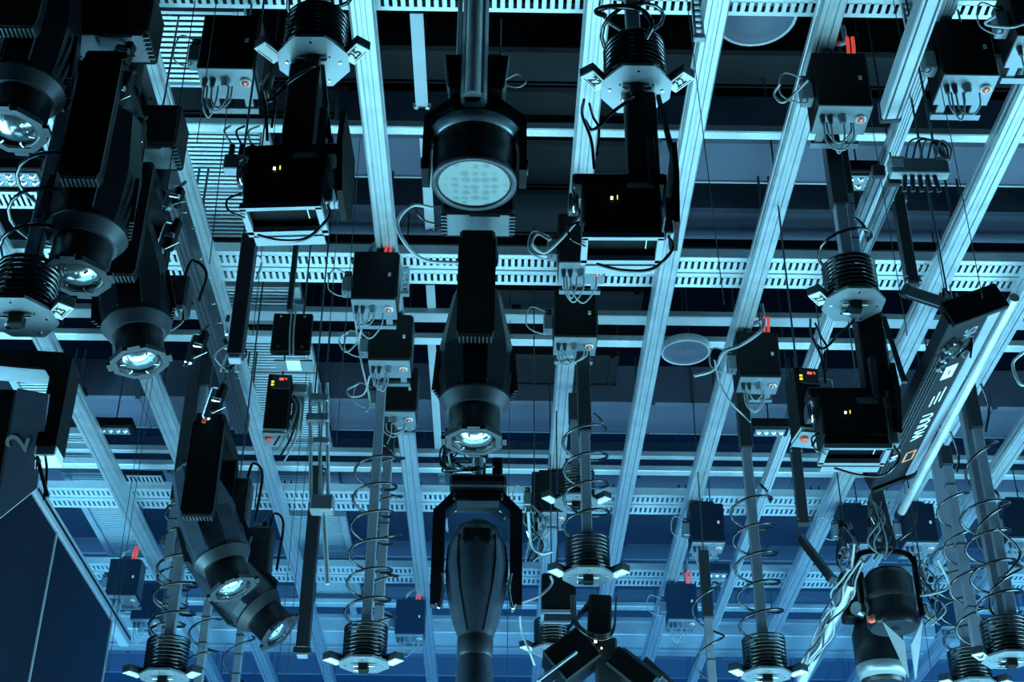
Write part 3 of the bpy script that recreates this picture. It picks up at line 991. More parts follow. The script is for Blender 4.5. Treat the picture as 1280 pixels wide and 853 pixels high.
# cable whip beside the honeycomb lamp
tag(MB().tube(curve3([PD(541, 260, 5.7), PD(515, 257, 5.65), PD(497, 278, 5.65), PD(506, 303, 5.65), PD(530, 325, 5.7), PD(572, 329, 5.8)]), 0.008, 7).build('looped_cable', WIRE),
    'thick cable looping out beside the round honeycomb lamp', 'cable')
tag(MB().tube(curve3([PD(534, 210, 5.7), PD(525, 240, 5.7), PD(520, 262, 5.7), PD(530, 275, 5.7), PD(545, 280, 5.7)]), 0.004, 6).build('looped_cable', RUBBER),
    'thin black cable hanging beside the round honeycomb lamp', 'cable')


def bulb_head(px, py, d, lab):
    t = thing('moving_beam_light', lab, 'beam light', PD(px, py, d), 0)
    prof = [(0.0, 0.22), (0.06, 0.215), (0.105, 0.18), (0.140, 0.08), (0.146, -0.02), (0.136, -0.14), (0.108, -0.27), (0.080, -0.35)]
    b = MB().lathe(prof, 32, None, 1.0, 1.0).build('lamp_head', SATIN_LIT, t)
    MB().lathe([(0.079, -0.35), (0.082, -0.36), (0.080, -0.43), (0.074, -0.44)], 28).build('collar', GREYBLK, b)
    MB().lathe([(0.070, -0.44), (0.084, -0.50), (0.084, -0.66), (0.076, -0.70)], 28).build('lens_tube', SATIN_LIT, b)
    MB().lathe([(0.085, -0.645), (0.085, -0.665), (0.070, -0.70), (0.065, -0.68)], 28).build('front_ring', PLATE, b)
    MB().box(0.0, -0.118, 0.10, 0.14, 0.03, 0.09, Matrix.Rotation(R(-12), 3, 'X'), 0.01).build('lamp_door', BLACK, b)
    for sx in (-1, 1):
        MB().tube([(sx * 0.085, -0.105, 0.12), (sx * 0.088, -0.119, -0.02), (sx * 0.075, -0.112, -0.14), (sx * 0.052, -0.094, -0.27), (sx * 0.038, -0.074, -0.34)], 0.006, 6).build('cover_ridge', GREYBLK, b)
        MB().lathe([(0.0, 0.0), (0.012, 0.0), (0.012, 0.006), (0, 0.006)], 10, Matrix.Translation((sx * 0.10, -0.07, -0.1)) @ Matrix.Rotation(R(90), 4, 'X')).build('screw', BLACK, b)
    for sg in (-1, 1):
        a = MB().prism([(-0.05, 0.27), (0.05, 0.27), (0.06, 0.05), (0.045, -0.12), (0.02, -0.20), (-0.03, -0.20), (-0.055, -0.08), (-0.06, 0.08)], sg * 0.152, sg * 0.21, 'x')
        ao = a.build('yoke_arm', SATIN, t)
        MB().tube(curve3([(sg * 0.16, -0.055, -0.06), (sg * 0.15, -0.06, -0.14), (sg * 0.165, -0.05, -0.22), (sg * 0.18, -0.03, -0.20)]), 0.008, 6).build('arm_handle', CHROME, ao)
    y = MB()
    for sg in (-1, 1):
        y.prism([(sg * 0.21, 0.26), (sg * 0.152, 0.26), (sg * 0.09, 0.32), (sg * 0.12, 0.36)], -0.05, 0.05, 'y')
    y.box(0, 0, 0.335, 0.24, 0.12, 0.05, None, 0.01)
    y.build('yoke_bridge', SATIN, t)
    MB().box(0, -0.05, 0.262, 0.20, 0.06, 0.02, Matrix.Rotation(R(20), 3, 'X')).build('lock_plate', PLATE, t)
    MB().box(0.10, -0.06, 0.23, 0.07, 0.05, 0.016, Matrix.Rotation(R(38), 3, 'Y')).build('lock_lever', PLATE, t)
    MB().box(0, -0.10, 0.372, 0.24, 0.03, 0.02).build('base_lip', COLLAR, t)
    MB().box(0, 0, 0.395, 0.27, 0.20, 0.07, None, 0.012).build('base_box', BLACK, t)
    MB().cyl((0, 0, 0.46), (0, 0, 0.74), 0.034, 16).build('spigot', CHROME, t)
    MB().cyl((0, 0, 0.56), (0, 0, 0.60), 0.046, 14).build('spigot_collar', BLACK, t)
    MB().box(0.09, 0.0, 0.49, 0.05, 0.08, 0.12, None, 0.006).build('side_box', BLACK, t)
    rng = random.Random(5)
    for k in range(11):
        a = (-0.02 - 0.01 * k, -0.05, 0.55 + rng.uniform(-.05, .1))
        MB().tube(curve3([a, (a[0] - 0.06, -0.08 + rng.uniform(-.03, .03), a[2] + rng.uniform(-.03, .06)), (-0.12 - rng.uniform(0, .06), -0.06, 0.5 + rng.uniform(-.05, .05)),
                          (-0.08 + rng.uniform(-.03, .05), -0.07, 0.46), (rng.uniform(-.08, .08), -0.09, 0.47)]), 0.005, 5).build('cable', (RUBBER, WIRE)[k % 3 == 0], t)
    return t


bulb_head(596, 708, 6.65, 'bulb-shaped moving light in a U yoke, hung on a chrome spigot')


def barndoor_lamp(px, py, d, lab):
    t = thing('fresnel_lamp', lab, 'fresnel lamp', PD(px, py, d), 0)
    MB().lathe([(0.0, 0.16), (0.10, 0.16), (0.128, 0.12), (0.128, -0.06), (0.134, -0.07), (0.134, -0.13), (0.12, -0.15)], 32).build('lamp_can', SATIN, t)
    MB().lathe([(0.130, 0.02), (0.132, 0.015), (0.132, -0.005), (0.13, -0.01)], 32).build('band', GREYBLK, t)
    MB().lathe([(0.12, -0.145), (0.0, -0.152)], 28).build('front_lens', DARKGL, t)
    for pts in (((-0.085, -0.10, -0.15), (0.022, -0.075, -0.245), (0.040, 0.0, -0.42)), ((0.125, -0.10, -0.13), (0.052, -0.08, -0.26), (0.072, 0.0, -0.42))):
        P_ = [Vector(p) for p in pts]
        nn = (P_[1] - P_[0]).cross(P_[2] - P_[0]).normalized() * 0.005
        b = MB().add([p - nn for p in P_] + [p + nn for p in P_], [(0, 1, 2), (5, 4, 3), (0, 3, 4, 1), (1, 4, 5, 2), (2, 5, 3, 0)])
        b.build('barn_door', STEEL, t)
    for sg in (-1, 1):
        MB().box(sg * 0.155, 0, 0.08, 0.02, 0.05, 0.34, None, 0.005).build('yoke_arm', BLACK, t)
    MB().tube(curve3([(-0.155, 0, 0.22), (-0.12, 0, 0.27), (0, 0, 0.285), (0.12, 0, 0.27), (0.155, 0, 0.22)]), 0.016, 8).build('yoke_bow', BLACK, t)
    MB().cyl((-0.165, -0.02, -0.06), (-0.20, -0.05, -0.06), 0.035, 14).build('tilt_knob', CHROME, t)
    MB().lathe([(0, 0.02), (0.02, 0.012), (0.02, -0.012), (0, -0.02)], 12, Matrix.Translation((-0.14, -0.10, -0.14))).build('safety_button', RED, t, None, 'red button')
    MB().prism([(-0.07, 0.29), (0.06, 0.29), (0.03, 0.62), (-0.03, 0.62)], -0.05, 0.05, 'y').build('hanger', GREYBLK, t)
    MB().tube(curve3([(0.03, -0.03, 0.3), (0.10, -0.06, 0.34), (0.17, -0.06, 0.40), (0.20, -0.04, 0.5)]), 0.007, 6).build('cable', RUBBER, t)
    return t


barndoor_lamp(1113, 752, 7.5, 'black fresnel lamp with two pale barn door flaps hanging down')

# the lamp behind and below the barndoor one
t = thing('hanging_beam_lamp', 'black barrel lamp half hidden behind the barndoor lamp', 'barrel lamp', PD(1102, 838, 7.9), 0)
MB().lathe([(0.0, 0.30), (0.11, 0.29), (0.14, 0.20), (0.135, 0.0), (0.118, -0.06), (0.10, -0.08)], 28).build('lamp_can', SATIN, t)
MB().lathe([(0.137, 0.02), (0.137, 0.0), (0.12, -0.06), (0.115, -0.05)], 28).build('front_ring', PLATE, t)
MB().box(-0.11, 0, 0.42, 0.13, 0.13, 0.28, None, 0.01).build('ballast_box', BLACK, t)

# folded black lamp under the coiled mast, with a status light
t = thing('folding_floodlight', 'black folded floodlight with a tiny green light under the coiled mast', 'floodlight', PD(742, 775, 7.5), 0)
MB().box(0.03, 0, 0.0, 0.12, 0.12, 0.24, Matrix.Rotation(R(3), 3, 'Y'), 0.01).build('yoke_stem', BLACK, t)
MB().prism([(-0.02, 0.10), (0.03, 0.12), (-0.11, -0.02), (-0.14, -0.06)], -0.05, 0.05, 'y').build('stay', GREYBLK, t)
MB().box(0.06, 0.02, -0.24, 0.11, 0.14, 0.26, None, 0.01).build('yoke_arm', GREYBLK, t)
MB().box(-0.12, 0.0, -0.22, 0.24, 0.22, 0.20, Matrix.Rotation(R(-38), 3, 'Y'), 0.01).build('housing', BLACK, t)
MB().box(-0.20, -0.04, -0.30, 0.26, 0.20, 0.014, Matrix.Rotation(R(-38), 3, 'Y'), 0.003).build('aperture_frame', PLATE, t)
MB().box(-0.20, -0.05, -0.312, 0.20, 0.14, 0.006, Matrix.Rotation(R(-38), 3, 'Y')).build('front_glass', DARKGL, t)
MB().box(0.18, 0.0, -0.30, 0.26, 0.20, 0.12, Matrix.Rotation(R(40), 3, 'Y'), 0.01).build('barn_door', BLACK, t)
MB().box(0.0, -0.10, -0.155, 0.014, 0.012, 0.012).box(0.03, -0.1, -0.19, 0.008, 0.01, 0.008).build('status_light', LEDW, t, None, 'glowing status light')
for k in range(3):
    MB().tube(curve3([(-0.10 - 0.01 * k, -0.08, 0.10), (-0.09 - 0.01 * k, -0.11, -0.06), (0.0, -0.13, -0.13 - 0.012 * k), (0.09, -0.11, -0.09 - 0.01 * k), (0.115, -0.08, 0.10)]), 0.0055, 6).build('cable', RUBBER, t)

# small square lamp behind it
t = thing('small_floodlight', 'small floodlight with pale frame behind the coiled mast', 'floodlight', PD(698, 752, 8.8), 0)
hang(t, 0, 0, z0=0.1)
MB().box(0, 0, 0.03, 0.21, 0.18, 0.24, None, 0.01).build('housing', BLACK, t)
f = MB().box(0, -0.085, -0.10, 0.22, 0.02, 0.02).box(0, 0.085, -0.10, 0.22, 0.03, 0.02).box(-0.10, 0, -0.10, 0.02, 0.17, 0.02).box(0.10, 0, -0.10, 0.02, 0.17, 0.02)
f.build('aperture_frame', PLATE, t)
MB().box(0, 0, -0.095, 0.19, 0.16, 0.006).build('front_glass', DARKGL, t)

# tilted dark plates in the lower corner of that cluster
for (px, py, a, lab) in ((800, 838, 38, 'tilted dark reflector panel under the folded floodlight'), (826, 852, 44, 'pale-faced tilted panel at the lower edge below the folded floodlight')):
    t = thing('reflector_panel', lab, 'reflector panel', PD(px, py, 7.7), 0)
    MB().box(0, 0, 0, 0.26, 0.22, 0.03, Matrix.Rotation(R(a), 3, 'Y'), 0.004).build('panel', GREYBLK, t)
    MB().box(0.02, -0.03, -0.02, 0.20, 0.14, 0.006, Matrix.Rotation(R(a), 3, 'Y')).build('face', PLATE, t)

# ------------------------------------------------------------------ long lamp panel beside the outer rail
pA, pB = PD(1240, 386, 5.9), PD(1131, 596, 7.3)
xa = (pA - pB)
Lp = xa.length
xa.normalize()
ya = PD(1193, 402, 5.86) - pA        # across the panel, from the channel to its upper edge
ya = (ya - xa * ya.dot(xa)).normalized()
na = xa.cross(ya)
t = thing('long_lamp_panel', 'long black lamp panel with printed lettering along the outer rail', 'lamp panel', (pA + pB) / 2)
PM = Matrix(((xa.x, ya.x, na.x, 0), (xa.y, ya.y, na.y, 0), (xa.z, ya.z, na.z, 0), (0, 0, 0, 1)))


def pbox(name, m, x, y, z, sx, sy, sz, bev=0.004, parent=None, lab=None):
    b = MB().box(x, y, z, sx, sy, sz, None, bev)
    b.v = [tuple(PM @ Vector(p)) for p in b.v]
    return b.build(name, m, parent or t, None, lab)


pbox('housing', PANELBLK, 0, 0.10, -0.03, Lp, 0.20, 0.06)
for k in range(4):
    pbox('cooling_rib', GREYBLK, -0.05, 0.135 + 0.018 * k, 0.003, Lp * 0.74, 0.006, 0.010)
pbox('lower_channel', MAST, 0, -0.028, -0.02, Lp, 0.056, 0.05)
pbox('end_cap', BLACK, Lp / 2, 0.06, -0.04, 0.03, 0.26, 0.12)
pbox('end_cap', BLACK, -Lp / 2, 0.06, -0.04, 0.03, 0.26, 0.12)
lbl = pbox('sticker', WHITE, Lp * 0.20, 0.065, 0.001, 0.12, 0.06, 0.002, 0)
text_part('sticker_arrow', 'I', 0.05, lbl, PM @ facing((Lp * 0.20, 0.065, 0.003), (0, 1, 0), (0, 0, 1)))
text_part('lettering', 'WUUU', 0.085, t, PM @ facing((-Lp * 0.13, 0.055, 0.001), (1, 0, 0), (0, 0, 1)), WHITE)
text_part('lettering', 'MS', 0.085, t, PM @ facing((Lp * 0.40, 0.055, 0.001), (1, 0, 0), (0, 0, 1)), PLATE)
for k in range(3):
    pbox('small_print', WHITE, Lp * 0.06 - 0.02 * k, 0.035 + 0.022 * k, 0.001, 0.14 - 0.02 * k, 0.007, 0.002, 0)
for dx, dy, sx, sy in ((-0.05, 0, 0.012, 0.05), (0.05, 0, 0.012, 0.05), (0, -0.025, 0.112, 0.010), (0, 0.025, 0.112, 0.010)):
    pbox('red_mark', ORANGE, -Lp * 0.33 + dx, 0.045 + dy, 0.001, sx, sy, 0.002, 0, None, 'orange square outline')
for k in range(10):
    pbox('connector', (CHROME, GREYBLK, PLATE)[k % 3], Lp * (0.40 - 0.016 * k), 0.135 + 0.014 * (k % 3), 0.012, 0.022, 0.022, 0.03, 0.005)
for k in range(4):
    pbox('latch', (PLATE, BLACK, CHROME)[k % 3], -Lp * 0.22 - 0.03 * k, 0.17, 0.01, 0.022, 0.04, 0.03, 0.005)

# bright pipe next to the panel
tag(MB().tube([PD(1268, 372, 5.95), PD(1127, 640, 7.5)], 0.022, 12).build('steel_pipe', ALU), 'bright steel pipe running along the long lamp panel', 'pipe')
# pipe with cables near the bottom
tag(MB().tube([PD(1064, 728, 7.6), PD(1002, 850, 8.3)], 0.034, 12).build('steel_pipe', ALU), 'pale pipe slanting down beside the barndoor lamp', 'pipe')
rng = random.Random(8)
for k in range(6):
    pts = []
    for q in range(7):
        f = q / 6
        pts.append(PD(1070 - 72 * f + rng.uniform(-9, 9) + 6 * (k % 3), 700 + 140 * f + rng.uniform(-8, 8), 7.45 + 0.6 * f))
    tag(MB().tube(curve3(pts, 5), 0.006, 5).build('taped_cable', (WIRE, RUBBER)[k % 2]), 'one of the cables taped along the pale slanting pipe', 'cable', 'cables along the slanting pipe')

# pale bracket with pink labels
t = thing('hanger_bracket', 'pale steel bracket with two pink labels below the highest control box', 'bracket', PD(1148, 211, 5.75), 0)
hang(t, 0.08, 0)
MB().box(0, 0, 0, 0.235, 0.05, 0.075, None, 0.004).build('plate', PLATE, t)
for x in (-0.085, 0.095):
    MB().box(x, -0.0265, 0.033, 0.05, 0.003, 0.014).build('label', PINK, t, None, 'pink label')
MB().box(-0.09, -0.0265, 0.008, 0.05, 0.003, 0.04).build('white_label', WHITE, t)
for k in range(5):
    MB().cyl((-0.06 + 0.03 * k, 0, -0.04), (-0.065 + 0.035 * k, 0.02, -0.10), 0.010, 8).build('connector', GREYBLK, t)
for k in range(5):
    MB().tube(curve3([(-0.05 + 0.03 * k, -0.01, 0.04), (-0.02 + 0.03 * k, -0.03, 0.12), (0.06 + 0.02 * k, -0.02, 0.13 - 0.01 * k), (0.11 + 0.004 * k, -0.01, 0.03)]), 0.005, 5).build('cable', (WIRE, RUBBER)[k % 2], t)

# inclined trolley beam beside that bracket
def beam(x0, y0, d0, x1, y1, d1, w, h, name, lab, cat, m, extra=None):
    a, b = PD(x0, y0, d0), PD(x1, y1, d1)
    c = (a + b) / 2
    t = thing(name, lab, cat, c)
    dvec = b - a
    q = dvec.to_track_quat('Y', 'Z')
    t.rotation_mode = 'QUATERNION'
    t.rotation_quaternion = q
    L = dvec.length
    MB().box(0, 0, 0, w, L, h, None, 0.005).build('beam_body', m, t)
    MB().box(0, -L / 2, 0, w * 1.15, 0.03, h * 1.15, None, 0.004).build('end_plate', GREYBLK, t)
    MB().box(0, L / 2, 0, w * 1.15, 0.03, h * 1.15, None, 0.004).build('end_plate', GREYBLK, t)
    for sx in (-0.3, 0.3):
        MB().box(sx * w, 0, -h / 2 - 0.001, w * 0.08, L * 0.98, 0.004).build('groove', extra or GREYBLK, t)
    return t


beam(1168, -20, 5.0, 1112, 140, 5.9, 0.075, 0.08, 'trolley_beam', 'inclined grey trolley beam beside the highest control box', 'beam', STEEL)
beam(1098, 215, 6.4, 1060, 310, 7.1, 0.05, 0.05, 'trolley_beam', 'grey trolley beam over the coil of the floodlight hoist', 'beam', PLATE)
beam(1118, 225, 6.5, 1078, 318, 7.2, 0.05, 0.05, 'trolley_beam', 'second grey trolley beam beside the short black arm', 'beam', PLATE)
beam(1132, 364, 6.2, 1200, 386, 6.0, 0.03, 0.05, 'hinged_strut', 'flat dark hinged strut reaching to the long lamp panel', 'strut', GREYBLK)
beam(1000, 672, 8.3, 1040, 724, 8.0, 0.05, 0.04, 'hinged_strut', 'flat dark hinged strut beside the barndoor lamp', 'strut', MASTDK)
# black grooved beam carrying the row of spots
yb0, yb1 = 3.4, 8.2
pz = PZ(232, 300, 6.0)
t = thing('lighting_beam', 'long black grooved beam carrying the dark row of spots', 'beam', (pz.x, (yb0 + yb1) / 2, 6.0))
MB().box(0, 0, 0, 0.085, yb1 - yb0, 0.14, None, 0.006).build('beam_body', MASTDK, t)
for sx in (-0.3, 0, 0.3):
    MB().box(0.085 * sx, 0, -0.072, 0.008, yb1 - yb0 - 0.02, 0.006).build('groove', GREYBLK, t)
rng = random.Random(3)
for k in range(18):
    z = rng.uniform(-.04, .04)
    MB().cyl((0.042, -1.9 + k * 0.22, z), (0.056, -1.9 + k * 0.22, z), 0.009, 6).build('bolt', CHROME, t)

# shiny clamps hanging the spots from that beam
for (x, y, d, L, lab) in ((148, 70, 5.6, 0.10, 'shiny hook clamp high in the dark row of spots'),
                          (142, 118, 5.6, 0.16, 'shiny strap clamp between the two nearest spots'),
                          (158, 175, 5.8, 0.16, 'shiny clamp above the second profile spot'),
                          (205, 300, 6.4, 0.17, 'shiny clamp beside the tilted-lens profile spot'),
                          (212, 250, 6.3, 0.10, 'small shiny clamp beside the dark yoke arm'),
                          (241, 437, 6.9, 0.16, 'long shiny quick clamp above the upper tilted spot'),
                          (264, 505, 7.0, 0.17, 'long shiny quick clamp right over the upper tilted spot'),
                          (322, 665, 8.2, 0.10, 'shiny clamp over the lower tilted spot')):
    t = thing('quick_clamp', lab, 'clamp', PD(x, y, d), 0, 'shiny quick clamps', (R(12), R(14), 0))
    MB().cyl((0, 0.0, L * 0.4), (0, 0.10, L * 0.4 + 0.10), 0.008, 6).build('hook', GREYBLK, t)
    MB().box(0, 0, 0, 0.045, 0.035, L, None, 0.010).build('clamp_body', CHROME if L > 0.12 else PLATE, t)
    MB().box(0.035, 0.0, L * 0.2, 0.03, 0.05, L * 0.9, None, 0.006).build('jaw', BLACK, t)
    MB().cyl((0.03, -0.03, -L * 0.3), (0.085, -0.04, -L * 0.05), 0.004, 6).build('lever', CHROME, t)
    MB().cyl((0, -0.02, -L * 0.5), (0, -0.02, -L * 0.62), 0.010, 10).build('bolt', RED if L == 0.17 else CHROME, t)
    MB().cyl((0.01, -0.03, L * 0.1), (0.05, -0.035, L * 0.1), 0.012, 10).build('nut', CHROME, t)

# dark ballast boxes in the row of spots
for (x, y, d, w, h, lab) in ((214, 372, 6.5, 0.17, 0.18, 'black ballast box behind the tilted-lens profile spot'),
                             (296, 640, 7.3, 0.13, 0.34, 'flat black box with two screws behind the upper tilted spot'),
                             (325, 700, 8.0, 0.13, 0.36, 'flat black box with two screws behind the lower tilted spot')):
    t = thing('ballast_box', lab, 'ballast box', PD(x, y, d))
    MB().box(0, 0, 0, w, 0.12, h, None, 0.012).build('housing', MASTDK, t)
    for z in (-0.3, 0.3):
        MB().cyl((w * 0.15, -0.062, z * h), (w * 0.15, -0.066, z * h), 0.014, 12).build('screw', GREYBLK, t)
    for k in range(6):
        MB().box(-w * 0.4 + k * w * 0.16, -0.03, -h / 2 - 0.006, 0.008, 0.06, 0.012).build('fin', PLATE, t)
    MB().tube(curve3([(w * 0.3, -0.03, h / 2), (w * 0.5, -0.05, h / 2 + 0.08), (w * 0.9, -0.04, h / 2 + 0.02), (w * 0.8, -0.03, -h * 0.2)]), 0.008, 6).build('cable', RUBBER, t)

# ------------------------------------------------------------------ yoke marked 2
t = thing('yoke_floodlight', 'large floodlight in a dark arched yoke, its side plate painted 2', 'floodlight', PD(30, 520, 5.2))
a = MB().prism([(-0.30, 0.26), (0.12, 0.235), (0.155, 0.21), (0.155, -0.15), (0.085, -0.15), (0.085, 0.13), (0.06, 0.165), (-0.30, 0.20)], -0.06, 0.06, 'y')
a.build('yoke', BLACK, t)
MB().box(-0.10, 0, 0.178, 0.36, 0.11, 0.006, Matrix.Rotation(R(5), 3, 'Y')).build('yoke_lit_underside', PLATE, t)  # pale sheet painting the lit underside of the black arch
MB().box(0.12, 0, -0.165, 0.075, 0.10, 0.04, None, 0.004).build('yoke_foot', WHITE, t)
TL = Matrix.Translation((0.03, -0.09, 0.0)) @ Matrix.Rotation(R(24), 4, 'X')
side = MB().prism([(-0.028, 0.055), (0.085, 0.035), (0.062, -0.30), (-0.078, -0.42)], -0.012, 0.0, 'y', TL).build('side_plate', SIDEPL, t)
MB().prism([(-0.30, 0.05), (-0.04, 0.05), (-0.09, -0.40), (-0.34, -0.40)], -0.005, 0.12, 'y', TL).build('housing', BLACK, t)
text_part('painted_number', '2', 0.115, side, TL @ facing((-0.012, -0.0135, -0.14), (0.30, 0, 0.95), (0, -1, 0)), WHITE)
MB().tube(curve3([(0.09, -0.02, -0.22), (0.10, -0.06, -0.20), (0.13, -0.09, -0.26), (0.17, -0.08, -0.36)]), 0.008, 6).build('cable', RUBBER, t)
MB().tube(curve3([(0.12, -0.04, -0.18), (0.14, -0.05, -0.25), (0.15, -0.05, -0.36)]), 0.005, 6).build('cable', RUBBER, t)

# ------------------------------------------------------------------ led cell lamps on the ceiling
def cell_lamp(px, py, z, w, dd, nx, ny, lab):
    t = thing('led_cell_lamp', lab, 'cell lamp', PZ(px, py, z))
    MB().box(0, 0, 0.04, w * 1.25, dd * 1.5, 0.07, None, 0.006).build('housing', BLACK, t)
    hang(t, 0, 0, z0=0.05)
    MB().box(0, 0, 0.0, w, dd, 0.012, None, 0.002).build('face_plate', PLATE, t)
    for i in range(nx):
        for j in range(ny):
            MB().lathe([(0.0, -0.020), (w / nx * 0.26, -0.016), (w / nx * 0.40, -0.006)], 14, Matrix.Translation((-w / 2 + (i + .5) * w / nx, -dd / 2 + (j + .5) * dd / ny, 0))).build('led_cell', BULB, t)
    return t


cell_lamp(20, 224, 6.1, 0.24, 0.11, 4, 2, 'cell lamp with eight bright reflectors at the upper edge of the flats side')
cell_lamp(143, 539, 6.35, 0.21, 0.09, 4, 1, 'cell lamp with four reflectors between two bright rails')
cell_lamp(1074, 228, 6.1, 0.15, 0.12, 3, 2, 'cell lamp with six reflectors behind the mast of the red-tube box')
cell_lamp(962, 541, 6.1, 0.20, 0.09, 4, 1, 'cell lamp with small reflectors under the box beside the drive unit')
cell_lamp(896, 720, 6.1, 0.16, 0.10, 3, 1, 'hazy cell lamp below the pair of boxes with orange switches')

# strip vent beside the first cell lamp
t = thing('slotted_vent', 'short slotted vent plate below the eight-cell lamp', 'vent', PZ(18, 250, 6.1))
m = MB().box(0, -0.06, 0, 0.26, 0.02, 0.006).box(0, 0.06, 0, 0.26, 0.02, 0.006)
for k in range(9):
    m.box(-0.12 + 0.03 * k, 0, 0, 0.014, 0.11, 0.006)
m.build('vent_plate', ZINC, t)
MB().box(0, 0, 0.03, 0.27, 0.14, 0.02).build('back_plate', BLACK, t)
t = thing('slotted_vent', 'slotted vent plate between two bright rails above the flats', 'vent', PZ(182, 600, 6.3))
m = MB().box(0, -0.06, 0, 0.26, 0.02, 0.006).box(0, 0.06, 0, 0.26, 0.02, 0.006)
for k in range(9):
    m.box(-0.12 + 0.03 * k, 0, 0, 0.014, 0.11, 0.006)
m.build('vent_plate', STEEL, t)
MB().box(0, 0, 0.03, 0.27, 0.14, 0.02).build('back_plate', BLACK, t)

# black plate with cables before the slatted grille
t = thing('cable_entry_plate', 'black bolted plate with two cables and a white label by the grille', 'cable plate', PD(365, 418, 7.3))
hang(t, 0.05, 0, z0=0.1)
MB().box(0, 0, 0, 0.20, 0.04, 0.23, None, 0.005).build('plate', BLACK, t)
for x in (-0.06, 0.06):
    for z in (-0.09, 0.09):
        MB().cyl((x, -0.018, z), (x, -0.028, z), 0.007, 8).build('bolt', CHROME, t)
MB().box(0.02, 0.05, -0.155, 0.19, 0.10, 0.01).build('lower_shelf', PLATE, t)
MB().box(0.02, 0.03, -0.165, 0.07, 0.10, 0.006).build('white_label', WHITE, t)
for x in (-0.005, 0.012):
    MB().tube(curve3([(x, -0.03, 0.16), (x, -0.035, 0.0), (x + 0.01, -0.03, -0.14)]), 0.005, 6).build('cable', WIRE, t)
# guide carriage to its side
t = thing('guide_carriage', 'pale guide carriage with sliding rods beside the drive unit and grille', 'carriage', PD(398, 520, 7.6))
hang(t, -0.03, 0, z0=0.1)
MB().box(0, 0, 0.10, 0.10, 0.06, 0.05, None, 0.006).build('bracket', PLATE, t)
MB().box(0.0, 0, -0.02, 0.12, 0.06, 0.05, None, 0.006).build('bracket', PLATE, t)
MB().box(0.03, 0, -0.16, 0.09, 0.06, 0.04, None, 0.006).build('bracket', PLATE, t)
for x in (-0.03, 0.02, 0.06):
    MB().tube([(x - 0.03, 0, 0.2), (x + 0.03, 0, -0.5)], 0.010, 8).build('rod', ALU, t)
MB().box(0.06, -0.0, -0.52, 0.12, 0.08, 0.09, None, 0.008).build('end_block', PLATE, t)
MB().tube([(0.07, 0, -0.55), (0.12, 0, -0.95)], 0.012, 8).build('piston', ALU, t)

# round lids peeking from above the tray
for (x, y, z, r, lab) in ((945, 22, 6.6, 0.20, 'round lamp dish half hidden above the top cable tray'), (857, 441, 6.45, 0.16, 'round lamp dish under the mid crossbar beside the box with cable loops')):
    t = thing('dish_lamp', lab, 'dish lamp', PZ(x, y, z))
    hang(t, 0, 0, z0=0.03)
    MB().lathe([(r, 0.05), (r, 0.0), (r * 0.96, -0.006), (r * 0.92, 0.0)], 28, caps=False).build('rim', STEEL, t)
    MB().lathe([(r * 0.92, 0.0), (r * 0.8, 0.012), (r * 0.74, 0.004), (r * 0.4, 0.03), (0.0, 0.035)], 28, caps=False).build('reflector', DUCT, t)

# slotted drop channels on the trays
for (x, y, z, lab) in ((872, 22, 6.25, 'short slotted drop channel hanging from the top tray'), (507, 345, 6.3, 'short slotted drop channel on the twin-strip tray'), (1137, 28, 6.25, 'short slotted drop channel above the inclined trolley beam')):
    p = PZ(x, y, z)
    t = thing('slotted_channel', lab, 'drop channel', p)
    hang(t, 0, 0, z0=0.1)
    m = MB().box(-0.018, 0, 0.0, 0.012, 0.02, 0.24).box(0.018, 0, 0.0, 0.012, 0.02, 0.24)
    for k in range(7):
        m.box(0, 0, -0.11 + k * 0.036, 0.03, 0.02, 0.014)
    m.build('channel', ZINC, t)
    MB().box(0, 0, -0.125, 0.055, 0.035, 0.025, None, 0.004).build('end_foot', PLATE, t)

# dark flats in the lower corner and their top rail
FX = PZ(88, 690, 5.7)
fx = FX.x
ya, ysm, yend = 5.0, PYD(70, 668, 7).y, 0
def wall_hit(px, py):
    r = ray(px, py)
    return Vector((0, 0, CAMZ)) + r * (fx / r.x)
sm_ = wall_hit(66, 668)
en = wall_hit(136, 772)
st = wall_hit(4, 600)
for (y0, y1, lab) in ((st.y - 1.0, sm_.y - 0.012, 'big dark flat standing nearest in the lower corner'), (sm_.y + 0.012, en.y, 'big dark flat standing behind the nearest one, past the seam')):
    t = thing('scenery_flat', lab, 'scenery flat', (fx, (y0 + y1) / 2, 0), 0, 'dark scenery flats')
    MB().box(0, 0, sm_.z / 2, 0.06, y1 - y0, sm_.z, None, 0.01).build('panel', FLATM, t)
    MB().box(0.034, (y1 - y0) / 2 - 0.012, sm_.z / 2, 0.012, 0.018, sm_.z).build('edge_batten', STEEL, t)
t = thing('flat_top_rail', 'grey rail along the top of the dark scenery flats', 'top rail', (fx, (st.y + en.y) / 2, sm_.z + 0.06))
MB().box(0, 0, 0, 0.09, en.y - st.y + 1.2, 0.11, None, 0.01).build('rail_body', STEEL, t)
MB().box(0.047, 0, 0.0, 0.006, en.y - st.y + 1.15, 0.02).build('groove', BLACK, t)

